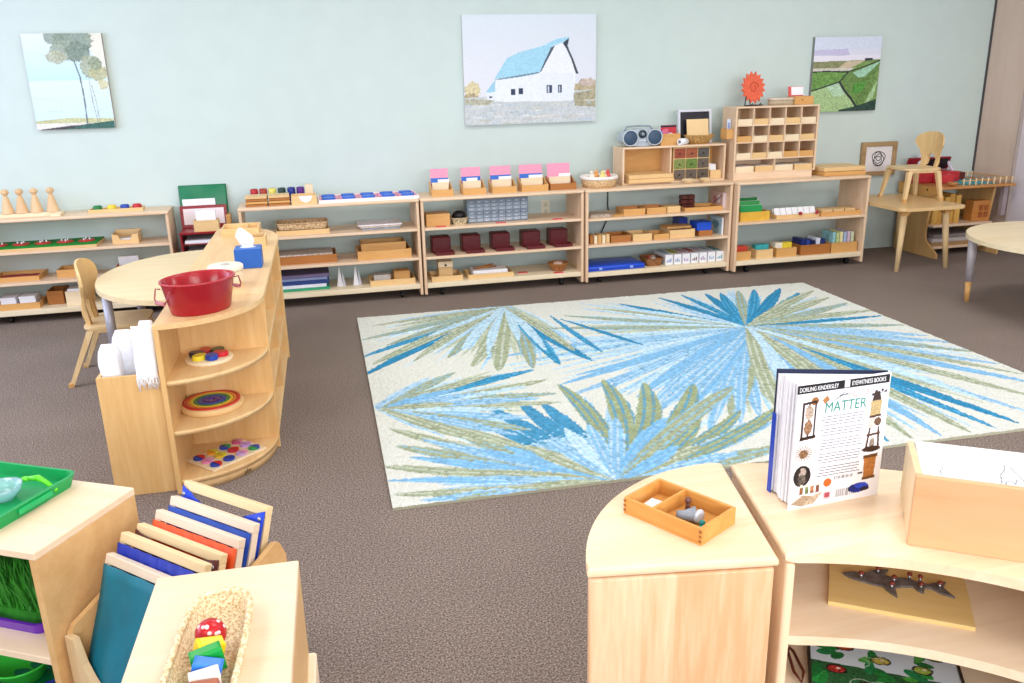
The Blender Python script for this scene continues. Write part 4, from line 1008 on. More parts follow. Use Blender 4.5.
# ------------------------------------------------------------------ the rug
LEAVES = """2.25,1.68,0.91,1.04,b,5 2.25,1.68,0.9,0.88,b,5 2.25,1.68,1.08,0.9,b,5 2.25,1.68,0.62,1.54,b,4 2.25,1.68,0.86,1.58,s,5 2.25,1.68,1.21,0.63,b,5 2.25,1.68,1.02,1.15,b,4 2.25,1.68,0.69,1.39,s,5 2.25,1.68,1.69,2.42,d,4 2.25,1.68,1.27,2.24,g,5 2.25,1.68,2.01,2.47,d,4 2.25,1.68,1,1.78,s,5 2.25,1.68,1.1,2,g,5 2.25,1.68,1.52,2.34,g,4 2.25,1.68,1.01,1.67,b,4 2.25,1.68,1.45,2.5,s,4 2.25,1.68,0.87,1.45,b,4 2.25,1.68,1.21,2.09,s,4 1.23,2.17,1.53,1.51,d,3 1.19,2.26,1.27,1.46,d,3 2.25,1.68,2,2.49,d,4 2.25,1.68,2.18,2.51,d,4 2.25,1.68,2.35,2.49,d,5 2.25,1.68,2.46,2.48,d,5 2.25,1.68,2.6,2.5,g,5 2.25,1.68,2.72,2.5,d,5 2.25,1.68,2.9,2.47,d,6 2.25,1.68,2.96,2.32,d,6 2.25,1.68,3.09,2.35,g,6 2.25,1.68,3.08,2.15,g,6 2.25,1.68,3.11,1.99,g,6 2.25,1.68,3.18,1.79,g,6 2.25,1.68,3.14,1.66,d,4 2.25,1.68,3.13,1.45,g,6 2.25,1.68,3.11,1.23,b,6 2.25,1.68,3.19,1.06,b,5 2.25,1.68,3.16,0.9,g,6 2.25,1.68,3.13,0.71,b,6 2.25,1.68,3.12,0.55,g,5 2.25,1.68,3.08,0.43,b,6 2.25,1.68,2.94,0.27,g,6 2.25,1.68,2.77,0.14,b,5 2.25,1.68,2.64,0.05,d,6 2.25,1.68,2.51,0.03,d,5 2.25,1.68,2.38,0.02,g,6 2.25,1.68,2.24,0.02,b,5 2.25,1.68,2.11,0.03,g,6 2.25,1.68,2,0.03,d,5 2.25,1.68,1.99,0.15,b,6 2.25,1.68,1.77,0.56,g,7 2.25,1.68,1.64,0.42,b,6 2.25,1.68,1.52,0.45,g,9 2.25,1.68,1.52,0.36,b,5 2.25,1.68,1.36,0.33,b,6 2.25,1.68,1.37,0.58,b,6 2.25,1.68,1.22,0.45,b,5 2.25,1.68,1.19,0.56,b,7 2.25,1.68,1.2,0.77,b,5 2.25,1.68,1.95,0.65,s,6 2.25,1.68,1.98,0.55,g,6 2.25,1.68,1.99,0.4,b,6 2.25,1.68,2.03,0.3,g,6 2.25,1.68,1.72,0.31,g,6 2.25,1.68,1.74,0.1,s,5 2.25,1.68,2.63,0.61,s,6 2.25,1.68,2.63,0.46,g,5 2.25,1.68,2.69,0.34,s,5 0.96,2.56,-0.02,1.75,d,5 0.96,2.56,-0.02,1.45,d,6 0.96,2.56,-0,2.08,g,5 0.96,2.56,0.08,2.36,g,4 0.96,2.56,0.03,1.61,g,6 0.96,2.56,0.13,1.93,g,5 0.96,2.56,0.22,2.31,g,4 0.96,2.56,0.25,1.6,g,5 0.96,2.56,0.44,1.61,g,6 0.96,2.56,0.54,1.43,g,7 0.96,2.56,0.66,1.32,g,8 0.96,2.56,0.84,1.32,g,7 0.96,2.56,0.99,1.33,d,6 0.96,2.56,1.17,1.34,d,6 0.96,2.56,0.38,2.03,s,4 0.96,2.56,0.54,1.71,s,5 0.96,2.56,0.88,1.81,s,4 0.96,2.56,0.66,1.61,s,4 0.96,2.56,0.98,1.58,s,4 0.96,2.56,1.13,1.53,g,5 0.03,0.96,0.84,1.29,d,6 0.03,0.96,0.87,1.13,g,6 0.03,0.96,0.86,0.93,g,6 0.03,0.96,0.85,0.81,g,5 0.03,0.96,0.67,0.67,b,6 0.03,0.96,0.64,0.54,g,6 0.03,0.96,0.74,1.07,s,4 0.03,0.96,0.77,0.89,b,5 0.03,0.96,0.61,0.8,s,4 0.03,0.96,0.57,0.5,b,5 0.03,0.96,0.61,1.27,g,5 0.03,0.96,0.44,1.37,g,5 0.03,0.96,0.44,0.46,g,6 0.03,0.96,0.49,1.04,b,5 0.03,0.96,0.4,1.12,b,5 0.03,0.96,0.37,0.93,g,5 0.84,-0.01,0.06,0.53,g,7 0.84,-0.01,0.05,0.72,g,6 0.84,-0.01,-0.01,0.35,g,6 0.84,-0.01,0,0.22,b,4 0.84,-0.01,0.01,0.1,g,5 0.84,-0.01,0.1,0.03,b,5 0.84,-0.01,0.23,0.01,g,5 0.84,-0.01,0.34,0.01,b,4 0.84,-0.01,0.17,0.57,b,5 0.84,-0.01,0.1,0.41,b,5 0.84,-0.01,0.19,0.23,g,6 0.84,-0.01,0.29,0.17,b,4 0.84,-0.01,0.35,0.52,g,6 0.84,-0.01,0.23,0.75,g,5 0.84,-0.01,0.43,0.04,g,4 0.84,-0.01,0.38,0.41,b,5 0.84,-0.01,0.39,0.84,d,5 0.84,-0.01,0.52,0.84,d,6 0.84,-0.01,0.66,0.89,d,6 0.84,-0.01,0.76,0.84,d,6 0.84,-0.01,0.9,1.05,e,9 0.84,-0.01,0.49,0.41,b,5 0.84,-0.01,0.58,0.39,g,6 0.84,-0.01,0.68,0.43,b,5 0.84,-0.01,0.78,0.52,s,5 0.84,-0.01,0.89,0.53,b,5 0.84,-0.01,1.13,1.05,e,10 0.84,-0.01,1.31,0.95,e,11 0.84,-0.01,1.53,0.87,e,11 0.84,-0.01,1.03,0.57,b,5 0.84,-0.01,1.24,0.51,b,6 0.84,-0.01,1.38,0.47,e,8 0.84,-0.01,1.59,0.5,e,8 0.84,-0.01,1.7,0.79,g,7 0.84,-0.01,1.66,0.35,b,7 0.84,-0.01,1.81,0.52,e,8 0.84,-0.01,1.59,0.11,g,7 0.84,-0.01,1.37,0.1,b,6 0.84,-0.01,1.26,0.2,g,6 0.84,-0.01,1.17,0.22,b,5"""
W_, H_ = 3.14, 2.58
r = Ras(W_, H_, 600, 490, '#e0e2da')
cols = {'b': ('#8cbfe4', '#6fb2e4'), 'd': ('#3c93bd', '#5fb0dc'), 'g': ('#a6b092', None), 's': ('#b9dcf0', None), 'e': ('#a0ac86', '#4f9cc6')}
rs = np.random.RandomState(5)
L_ = [l.split(',') for l in LEAVES.split()]
ctr = {}
for l in L_: ctr.setdefault((round(float(l[0]), 1), round(float(l[1]), 1)), []).append(l)
# thin background blades radiating from the main frond centres
for (cx, cy), ls in ctr.items():
    if len(ls) < 10: continue
    for l in ls:
        for k in range(2 if cy < 0.3 else 5):
            a = math.atan2(float(l[3])-cy, float(l[2])-cx) + rs.uniform(-0.16, 0.16); R = math.hypot(float(l[3])-cy, float(l[2])-cx)*rs.uniform(0.5, 1.0)
            r.leaf(cx, cy, cx+R*math.cos(a), cy+R*math.sin(a), rs.uniform(.03, .045), ['#b4d8f0', '#bcc6ac', '#9ccbee', '#a4d0ee', '#c8e2f0'][rs.randint(5)], None, rs.uniform(-.08, .08))
L_ = [l for l in L_ if float(l[0]) > 0.05] + [l for l in L_ if float(l[0]) <= 0.05]
for i, l in enumerate(L_):
    x0, y0, x1, y1 = map(float, l[:4]); w_ = float(l[5])*0.0145
    c, acc = cols[l[4]]
    if l[4] == 'g' and i % 3 == 0: acc = '#8cc0de'
    if l[4] == 'd' and i % 2 == 0: acc = '#2c7fae'
    if l[4] == 'b' and i % 3: acc = None
    root = 0.5 if abs(x0-2.25) < 0.1 else 0.25
    if l[4] == 'e': w_ *= 0.72
    tip = 0
    if y0 < 0.3 and l[4] == 'd': c, acc, tip = '#93c2e0', None, 0.5
    r.leaf(x0, y0, x1, y1, w_, c, acc, (-0.22 if l[4] == 'e' and x1 > x0 else 0.12 if l[4] == 'e' else rs.uniform(-.10, .10)), root, tip)
m = r.rs.rand(r.ny, r.nx) > 0.90
r.c[m] = r.c[m]*0.86
rel = 0.0012*r.n.clip(-2, 2)
ang = -0.0229
rug = r.mesh('area_rug', 0.012, vcol_mat(0.95, 0.16, 0.6, 170, 0.1), '#b9b79f', (0.207, 2.697, 0.0), (0, 0, ang), None, rel)
tag(rug, 'large cream rug with blue and olive palm fronds in the middle of the carpet', 'rug')

# ------------------------------------------------------------------ peninsula: straight unit between two rounded ends
PR = -0.028
PB = Matrix.Translation((-0.552, 3.05, 0)) @ RZ(PR)
def pw(x, y, z): return tuple(PB @ Vector((x, y, z)))
PW, PT = 0.358, 0.655
PLV = [0.441, 0.247, 0.052]
def qpts(a, b, n=20, ex=2.0, flip=False):
    o = []
    for i in range(n+1):
        t = PI/2*i/n; o.append((a*math.sin(t)**(2/ex), -b*math.cos(t)**(2/ex)))
    return o   # from (0,-b) to (a,0)
def round_end(y0, b, ex, sgn, label):
    t = T('rounded_end_unit', label, 'shelving unit', pw(0, y0, 0), PR)
    base = [(0, 0)] + [(x, sgn*-y if sgn > 0 else y) for x, y in qpts(PW, b, 22, ex)]
    if sgn > 0: base = [(0, 0)] + [(x, -y) for x, y in qpts(PW, b, 22, ex)]
    P('top_panel', G().prism(base, PT-0.02, PT, True, bev=0.004), PEN, t)
    inner = [(0.018, sgn*0.018)] + [(0.018+(x-0)*0.93 if x < 0.02 else x*0.97, y*0.97 if abs(y) > 0.02 else sgn*0.018) for x, y in base[1:]]
    for z in PLV: P('shelf', G().prism([(0.018, sgn*0.018)] + [(max(0.018, x*0.985), sgn*max(0.018, abs(y)*0.985)) for x, y in base[1:]], z-0.018, z, True), PEN, t)
    P('side_panel', G().box(0, min(0, sgn*b), 0, 0.018, max(0, sgn*b), PT-0.02, 0.002), PENZ, t)
    P('side_panel', G().box(0.018, min(0, sgn*0.018), 0, PW, max(0, sgn*0.018), PT-0.02, 0.002), PENZ, t)
    kick = [(x*0.965, y*0.965) for x, y in base[1:]]; ik = [(x*0.93, y*0.93) for x, y in base[1:]]
    P('kick_board', G().prism(kick + ik[::-1], 0.0, PLV[2]-0.018, True), PEN, t)
    return t
q1 = round_end(0.36, 0.36, 2.0, -1, 'rounded end of the low wooden divider, carrying the red tub and toy puzzles')
mk_ = text_part('maker_mark', 'pbs', 0.028, BLACK, q1, (0.245, -0.279, 0.008), (PI/2, 0, 0.785), 'small dark maker mark', 0.9, 0.0)
mk_.location = (0.2335, -0.2655, 0.008)
t = T('divider_unit', 'long straight wooden shelf unit of the divider, under the tissue box', 'shelving unit', pw(0, 0.362, 0), PR)
SL = 1.22
P('top_panel', G().box(-0.002, 0, PT-0.02, PW, SL, PT, 0.004), PEN, t)
for a in (0.0, SL-0.018): P('side_panel', G().box(0, a, 0, PW-0.003, a+0.018, PT-0.02, 0.002), PENZ, t)
P('back_panel', G().box(0, 0.018, 0.0, 0.012, SL-0.018, PT-0.02), PENZ, t)
P('centre_panel', G().box(0.012, SL/2-0.009, 0.052, PW-0.006, SL/2+0.009, PT-0.02, 0.001), PENZ, t)
for z in PLV: P('shelf', G().box(0.012, 0.018, z-0.018, PW-0.004, SL-0.018, z, 0.002), PEN, t)
P('kick_board', G().box(PW-0.03, 0.018, 0, PW-0.014, SL-0.018, PLV[2]-0.018), PEN, t)
round_end(0.362+SL+0.002, 0.50, 2.6, 1, 'far rounded end of the low wooden divider, carrying two wooden trays')

# red oval tub
t = T('oval_tub', 'dark red metal oval tub with wire handles on the rounded divider end', 'tub', (-0.402, 3.225, PT), 0.72)
def ring(a, b, z, n=40): return [(a*math.cos(2*PI*i/n), b*math.sin(2*PI*i/n), z) for i in range(n)]
g = G(); prof = [(0.110, 0.088, 0.0), (0.114, 0.092, 0.006), (0.136, 0.112, 0.112), (0.140, 0.116, 0.118), (0.136, 0.112, 0.121), (0.131, 0.107, 0.114), (0.109, 0.087, 0.010), (0.0001, 0.0001, 0.009)]
vs = []; n = 40
for a, b, z in prof: vs += ring(a, b, z, n)
fs = [[i*n+k, i*n+(k+1) % n, (i+1)*n+(k+1) % n, (i+1)*n+k] for i in range(len(prof)-1) for k in range(n)] + [list(range(n))[::-1]]
g.add(vs, fs, True)
P('tub_body', g, plain('#a81c28', 0.22, 0.06), t)
P('rolled_rim', G().tube(ring(0.138, 0.114, 0.119), 0.004, 8, True), plain('#b8323c', 0.25, 0.04), t)
for s in (-1, 1):
    h = P('wire_handle', G().tube([(s*0.133, -0.035, 0.10), (s*0.147, -0.042, 0.104), (s*0.160, -0.036, 0.070), (s*0.162, -0.022, 0.058), (s*0.162, 0.022, 0.058), (s*0.160, 0.036, 0.070), (s*0.147, 0.042, 0.104), (s*0.133, 0.035, 0.10)], 0.0028, 8), plain('#a04048', 0.3, 0.05), t)
    P('handle_grip', G().cone((s*0.162, -0.024, 0.058), (s*0.162, 0.024, 0.058), 0.007, n=12), plain('#c27a80', 0.4), h)
S('red_cloth', G().sph((0, 0, 0), 0.06, (1.1, 0.9, 0.32)).sph((0.03, 0.02, 0.012), 0.04, (1, 0.8, 0.4)), plain('#b01c30', 0.7, 0.15), (-0.402, 3.225, PT+0.030), 'crumpled dark red cloth lying inside the oval tub', 'cloth', 0.5)

t = T('tissue_box', 'blue tissue box with a white tissue standing up on the divider', 'tissue box', (-0.262, 3.975, PT), PR)
P('box_body', G().box(-0.058, -0.058, 0, 0.058, 0.058, 0.088, 0.002), plain('#2361b8', 0.4, 0.05), t)
P('slot_rim', G().prism(ell(0, 0, 0.035, 0.02, 24), 0.088, 0.0895), plain('#dfe6f0', 0.4), t)
g = G(); n = 16; rings = []
for z, rr, dx, dy in ((0.089, 0.020, 0, 0), (0.11, 0.030, -0.004, 0), (0.135, 0.034, -0.012, 0.004), (0.155, 0.022, -0.020, 0.006), (0.175, 0.006, -0.026, 0.01)):
    rings.append([(dx+rr*(1+0.25*math.sin(3*2*PI*k/n))*math.cos(2*PI*k/n), dy+rr*0.55*(1+0.3*math.cos(4*2*PI*k/n))*math.sin(2*PI*k/n), z) for k in range(n)])
vs = [p for q_ in rings for p in q_]
g.add(vs, [[i*n+k, i*n+(k+1) % n, (i+1)*n+(k+1) % n, (i+1)*n+k] for i in range(4) for k in range(n)] + [[4*n+k for k in range(n)]], False)
P('tissue', g, WHITE, t, 'white tissue')
t = T('lidded_tub', 'round pale tub with a cream lid behind the red oval tub', 'tub', (-0.335, 3.60, PT))
P('tub_body', G().lathe([(0.060, 0), (0.063, 0.004), (0.066, 0.07), (0.066, 0.07), (0.0001, 0.07)], 30), PALE, t)
P('lid', G().lathe([(0.069, 0.066), (0.071, 0.070), (0.071, 0.084), (0.066, 0.088), (0.0001, 0.088)], 30), plain('#efe6d2', 0.4, 0.03), t)
P('lid_badge', G().lathe([(0.018, 0.088), (0.018, 0.0895), (0.0001, 0.0895)], 18), plain('#b9b4ac', 0.4), t)
t = T('compartment_tray', 'long low wooden tray at the far rounded end of the divider', 'tray', pw(0.15, 1.80, PT), PR)
P('tray_base', tray_g(0.20, 0.20, 0.038, 0.008), BOXL, t); P('divider', G().box(0.03, 0.008, 0.006, 0.036, 0.192, 0.034), BOXL, t)
t = T('compartment_box', 'wooden box with dark compartments just behind the tissue box', 'box', pw(0.235, 1.42, PT), PR)
P('box_base', tray_g(0.145, 0.14, 0.048, 0.008), BOXL, t); P('divider', G().box(-0.003, 0.008, 0.006, 0.003, 0.132, 0.044), BOXL, t)
P('lining', G().box(-0.064, 0.009, 0.007, -0.004, 0.131, 0.012).box(0.004, 0.009, 0.007, 0.064, 0.131, 0.012), plain('#8a7868', 0.5, 0.15), t)

# toys on the rounded shelves
t = T('lobe_puzzle', 'round wooden puzzle with coloured half-round blocks on the upper rounded shelf', 'puzzle', (-0.405, 3.275, 0.441))
P('puzzle_plate', G().lathe([(0.086, 0), (0.088, 0.004), (0.088, 0.012), (0.084, 0.015), (0.0001, 0.015)], 36), PALE, t)
for k, (c, n_) in enumerate((('#e8d232', 'yellow'), ('#2048b4', 'blue'), ('#cf2530', 'red'), ('#2f4a24', 'dark green'), ('#b9281e', 'red orange'), ('#241c3c', 'black violet'))):
    a = -2.3+k*PI/3; ca, sa = math.cos(a), math.sin(a)
    pts = [(p[0]*ca-p[1]*sa, p[0]*sa+p[1]*ca) for p in ell(0.045, 0, 0.030, 0.024, 16)]
    P('puzzle_block', G().prism(pts, 0.015, 0.034, True, bev=0.004), plain(c, 0.3), t, n_ + ' block')
t = T('rainbow_puzzle', 'round wooden puzzle of concentric rainbow rings on the middle rounded shelf', 'puzzle', (-0.418, 3.285, 0.247))
P('puzzle_plate', G().lathe([(0.116, 0), (0.119, 0.004), (0.119, 0.020), (0.114, 0.024), (0.0001, 0.024)], 40), BOXL, t)
RBW = (('#c8342c', 'red', 0.108, 0.094), ('#e8862c', 'orange', 0.093, 0.081), ('#ead23c', 'yellow', 0.080, 0.069), ('#2a8a44', 'green', 0.068, 0.055), ('#2348a8', 'blue', 0.054, 0.036), ('#4c2c8c', 'violet', 0.035, 0.012))
for c, n_, ro, ri in RBW:
    P('ring', G().lathe([(ri, 0.018), (ro, 0.018), (ro, 0.029), (ri, 0.029)], 40, closed=True), plain(c, 0.35), t, n_ + ' ring')
t = T('mosaic_board', 'square wooden board of coloured split discs on the lowest rounded shelf', 'puzzle', (-0.382, 3.235, 0.052), 0.72)
P('board', G().box(-0.125, -0.085, 0, 0.125, 0.085, 0.010, 0.002), PALE, t)
MC = [('#cf2a30', '#2346b0'), ('#2346b0', '#2346b0'), ('#e59ac4', '#c7a2dc'), ('#2346b0', '#2a9a5a'), ('#e59ac4', '#e58ab8'), ('#eadd3c', '#e8c83c'), ('#cf2a30', '#c0283c'), ('#c79ae0', '#c79ae0'), ('#cf2a30', '#2346b0'), ('#eadd3c', '#f0a030'), ('#2e9a58', '#2346b0'), ('#e79ab8', '#cf5a90')]
for k in range(12):
    i, j = k % 4, k//4
    cx, cy = -0.09+i*0.06, -0.052+j*0.052
    for h_ in range(2):
        pts = ell(cx+(0.0015 if h_ else -0.0015), cy, 0.024, 0.021, 12, -90+180*h_, 90+180*h_)
        P('half_disc', G().prism(pts, 0.010, 0.018), plain(MC[k][h_], 0.35), t)

# towel box
t = T('towel_bin', 'tall open plywood bin holding white towels beside the rounded divider end', 'bin', pw(-0.113, 0.035, 0), PR)
TBW = 0.214
P('front_panel', G().box(-TBW/2, 0, 0, TBW/2, 0.012, 0.466, 0.001), PENZ, t)
P('rear_panel', G().box(-TBW/2, 0.30, 0, TBW/2, 0.312, 0.466, 0.001), PENZ, t)
for a in (-TBW/2, TBW/2-0.012): P('side_panel', G().box(a, 0.012, 0, a+0.012, 0.30, 0.466, 0.001), PENZ, t)
P('bottom_panel', G().box(-TBW/2+0.012, 0.012, 0, TBW/2-0.012, 0.30, 0.012), PEN, t)
P('partition', G().box(-0.004, 0.012, 0.012, 0.004, 0.30, 0.43), PENZ, t)
def towel(x, y, z0, z1, w_, d_, label, lean=0.0, drape=False):
    t = T('towel', label, 'towel', (x, y, z0), PR, rot=(lean, 0, PR))
    g = G(); h_ = z1-z0; n = 18; vs = []; m_ = 12
    for i in range(m_+1):
        s = i/m_; z = h_*s; k = 1.0 if s < 0.8 else math.sqrt(max(0.0, 1-((s-0.8)/0.2)**2))*0.75+0.25*(1-(s-0.8)/0.2)
        for q_ in range(n):
            a = 2*PI*q_/n; e = 0.5
            cx = math.copysign(abs(math.cos(a))**e, math.cos(a)); sy = math.copysign(abs(math.sin(a))**e, math.sin(a))
            wob = 1+0.07*math.sin(5*a+i*0.7)+0.04*math.sin(i*1.9+a)
            vs.append((w_/2*cx*wob*(0.55+0.45*k), d_/2*sy*wob*max(k, 0.08), z))
    g.add(vs, [[i*n+q_, i*n+(q_+1) % n, (i+1)*n+(q_+1) % n, (i+1)*n+q_] for i in range(m_) for q_ in range(n)] + [list(range(n))[::-1], [m_*n+q_ for q_ in range(n)]], True)
    P('terry_body', g, plain('#f1f2f6', 0.9, 0.03, 60, bump=0.8), t)
    random.seed(int(w_*1e4))
    g = G()
    for k in range(26):
        xx = -w_/2+w_*k/25; zz = h_*(0.28 if not drape else -0.0); yy = -d_/2-0.004
        g.tube([(xx, yy+0.004, zz+0.02), (xx+random.uniform(-.004, .004), yy-0.003, zz), (xx+random.uniform(-.008, .008), yy-0.004-random.uniform(0, .006), zz-random.uniform(.018, .034))], 0.0014, 5)
    P('fringe', g, plain('#f4f4f8', 0.9, 0.03), t, kind='stuff')
    return t
tx = lambda x, y, z: pw(-0.113+x, 0.035+y, z)
for (x, y, z0, z1, w_, d_, lab, ln, dr) in ((-0.066, 0.065, 0.30, 0.572, 0.074, 0.066, 'white folded towel at the left front of the plywood bin', 0.0, False),
        (-0.034, 0.175, 0.30, 0.592, 0.088, 0.070, 'white folded towel behind the left one in the plywood bin', 0.0, False),
        (0.066, 0.10, 0.25, 0.640, 0.074, 0.078, 'tallest white towel at the right of the plywood bin, next to the divider', 0.0, False)):
    a = tx(x, y, z0); towel(a[0], a[1], z0, z1, w_, d_, lab, ln, dr)
a = tx(0.066, 0.050, 0.495)
g = G(); n = 9; m_ = 14; vs = []
for s in (0, 1):
    for i in range(m_+1):
        u = i/m_
        yy = -0.052 + (0.040*math.sin(min(1, u*3)*PI/2)) if u < 0.33 else -0.012
        zz = -0.05+0.21*min(1, u*1.0)
        for q_ in range(n+1): vs.append((-0.036+0.072*q_/n, (-0.058+0.03*u)+0.006*s+0.003*math.sin(q_*2.2+i), -0.045+0.19*u))
W1 = n+1; H1 = m_+1; o_ = W1*H1
fs = [[i*W1+q_, i*W1+q_+1, (i+1)*W1+q_+1, (i+1)*W1+q_] for i in range(m_) for q_ in range(n)]
fs += [[o_+f for f in ff[::-1]] for ff in fs]
for i in range(m_): fs += [[i*W1, (i+1)*W1, o_+(i+1)*W1, o_+i*W1], [i*W1+n, o_+i*W1+n, o_+(i+1)*W1+n, (i+1)*W1+n]]
fs += [[q_, o_+q_, o_+q_+1, q_+1] for q_ in range(n)] + [[m_*W1+q_, m_*W1+q_+1, o_+m_*W1+q_+1, o_+m_*W1+q_] for q_ in range(n)]
g.add(vs, fs, True)
t = T('towel', 'white fringed towel end draped over the front edge of the plywood bin', 'towel', a, PR)
P('draped_cloth', g, plain('#f3f4f8', 0.9, 0.04, 60, bump=0.8), t)
g = G(); random.seed(5)
for k in range(24):
    xx = -0.036+0.072*k/23
    g.tube([(xx, -0.056, -0.038), (xx+random.uniform(-.004, .004), -0.060, -0.055), (xx+random.uniform(-.012, .012), -0.060, -0.055-random.uniform(.012, .035))], 0.0014, 5)
P('fringe', g, plain('#f4f4f8', 0.9, 0.03), t, kind='stuff')
S('wooden_stick', G().cone((0, 0, 0), (0.05, 0.02, 0.17), 0.008, 0.006, 8), BOX, tx(-0.01, 0.06, 0.31), 'short wooden stick poking up between the towels in the bin', 'stick')

# half-round table behind the divider
t = T('half_round_table', 'half-round maple table pushed against the back of the wooden divider', 'table', (-0.575, 4.60, 0), 0)
pts = [(-0.475*math.sin(PI*i/36), 0.62*math.cos(PI*i/36)) for i in range(37)]
P('tabletop', G().prism(pts, 0.497, 0.522, True, bev=0.003), PALE if False else wood('#eed9ae', '#e2c898', 0, 0.4, sc=0.7), t)
for x, y in ((-0.375, -0.345), (-0.36, 0.36), (-0.05, -0.50), (-0.05, 0.50)):
    l_ = P('leg', G().cone((x, y, 0.20), (x, y, 0.497), 0.022, n=16), GREYLEG, t)
    P('lower_tube', G().cone((x, y, 0.025), (x, y, 0.20), 0.017, n=16), plain('#c8c8d0', 0.3, 0.03, metal=0.6), l_)
    P('foot', G().cone((x, y, 0), (x, y, 0.025), 0.02, n=14), BLACK, l_)

# ------------------------------------------------------------------ toddler chairs
def chair(label, loc, rz, sh, bh, rear=0.0):
    t = T('toddler_chair', label, 'chair', loc, rz)    # front looks along +x
    P('seat', G().prism(rrect(-0.15, -0.155, 0.15, 0.155, 0.05), sh-0.014, sh, True, bev=0.004), CHAIRW, t)
    k = bh/0.30
    outer = [(-0.098, 0.0), (-0.104, 0.07*k), (-0.128, 0.14*k), (-0.166, 0.19*k)] + [(0.172*math.cos(PI-PI*i/16), (0.20+0.10*math.sin(PI*i/16)**0.7)*k) for i in range(17)] + [(0.166, 0.19*k), (0.128, 0.14*k), (0.104, 0.07*k), (0.098, 0.0)]
    inner = [(0.052, 0.0), (0.052, 0.05*k)] + [(0.050*math.cos(PI*i/12), (0.07+0.045*math.sin(PI*i/12))*k) for i in range(13)] + [(-0.052, 0.05*k), (-0.052, 0.0)]
    pts = outer + inner
    bm = bmesh.new(); lo = [bm.verts.new((0, a, b)) for a, b in pts]
    f = bm.faces.new(lo)
    bmesh.ops.triangulate(bm, faces=[f])
    bmesh.ops.subdivide_edges(bm, edges=bm.edges[:], cuts=2, use_grid_fill=True)
    for v in bm.verts:
        z_ = v.co.z
        v.co.x = -0.03*z_ + 1.3*v.co.y**2*min(1, z_/0.1) + 0.02*max(0, 1-z_/0.05)**2
    bmesh.ops.solidify(bm, geom=bm.faces[:], thickness=0.012)
    g = G(); bm.verts.index_update()
    g.add([(v.co.x-0.150, v.co.y, v.co.z+sh-0.004) for v in bm.verts], [[v.index for v in f.verts] for f in bm.faces], False); bm.free()
    P('backrest', g, wood('#e9c890', '#dbb274', 2, 0.4, sc=0.7), t)
    for sx in (-1, 1):
        for sy in (-1, 1):
            x0, y0 = sx*0.115, sy*0.135; x1, y1 = sx*0.150-(rear if sx < 0 else 0), sy*0.165
            d = Vector((x1-x0, y1-y0, -(sh-0.02)))
            g = G(); vs = []
            for s, w_, th in ((0.0, 0.017, 0.017), (0.12, 0.018, 0.016), (1.0, 0.011, 0.011)):
                c_ = Vector((x0, y0, sh-0.02)) + d*s
                vs += [(c_.x+a*th, c_.y+b*w_, c_.z) for a, b in ((-1, -1), (1, -1), (1, 1), (-1, 1))]
            fs = [[0, 1, 2, 3], [11, 10, 9, 8]] + [[k_*4+i, k_*4+(i+1) % 4, k_*4+4+(i+1) % 4, k_*4+4+i] for k_ in range(2) for i in range(4)]
            g.add(vs, fs)
            l_ = P('leg', g, CHAIRW, t)
            P('foot_tip', G().box(x1-0.012, y1-0.012, 0, x1+0.012, y1+0.012, 0.022, 0.002), BOX, l_)
    for sy in (-1, 1): P('seat_rail', G().box(-0.12, sy*0.135-0.01, sh-0.034, 0.12, sy*0.135+0.01, sh-0.014, 0.002), CHAIRW, t)
    return t
chair('light wooden toddler chair tucked at the half-round table on the left', (-0.985, 4.62, 0), 0.0, 0.30, 0.325, 0.09)

# square table, right, with a chair standing on it
t = T('square_table', 'low square maple table carrying a toddler chair, beside the fifth unit', 'table', (4.485, 5.60, 0), -0.03)
P('tabletop', G().prism(rrect(-0.275, -0.36, 0.275, 0.36, 0.05), 0.458, 0.482, True, bev=0.005), wood('#e8c68e', '#d8b078', 0, 0.3), t)
for sx in (-1, 1):
    for sy in (-1, 1):
        x0, y0 = sx*0.175, sy*0.255
        l_ = P('leg', G().cone((x0, y0, 0.425), (x0+sx*0.035, y0+sy*0.03, 0.0), 0.025, 0.017, 16), CHAIRW, t)
        P('leg_block', G().cone((x0, y0, 0.458), (x0, y0, 0.412), 0.055, 0.028, 4, False), BOX, l_)
chair('light wooden toddler chair standing up on the low square table', (4.60, 5.68, 0.482), PI-0.10, 0.245, 0.265)

# round table at the right edge
t = T('round_table', 'pale round table cut off by the right edge of the view', 'table', (4.50, 4.04, 0))
P('tabletop', G().prism(ell(0, 0, 0.61, 0.61, 64), 0.436, 0.462, True, bev=0.004), wood('#f0e0bd', '#e6d0a4', 0, 0.35, sc=0.6), t)
for a in (2.33, 2.33+PI/2, 2.33+PI, 2.33+1.5*PI):
    x0, y0, x1, y1 = 0.565*math.cos(a), 0.565*math.sin(a), 0.555*math.cos(a), 0.555*math.sin(a)
    l_ = P('leg', G().cone((x0, y0, 0.436), ((x0+x1*2)/3, (y0+y1*2)/3, 0.135), 0.029, 0.022, 16), plain('#b9b1b4', 0.35, 0.03, metal=0.2), t)
    P('wooden_foot', G().cone(((x0+x1*2)/3, (y0+y1*2)/3, 0.135), (x1, y1, 0), 0.019, 0.014, 14), BOX, l_)

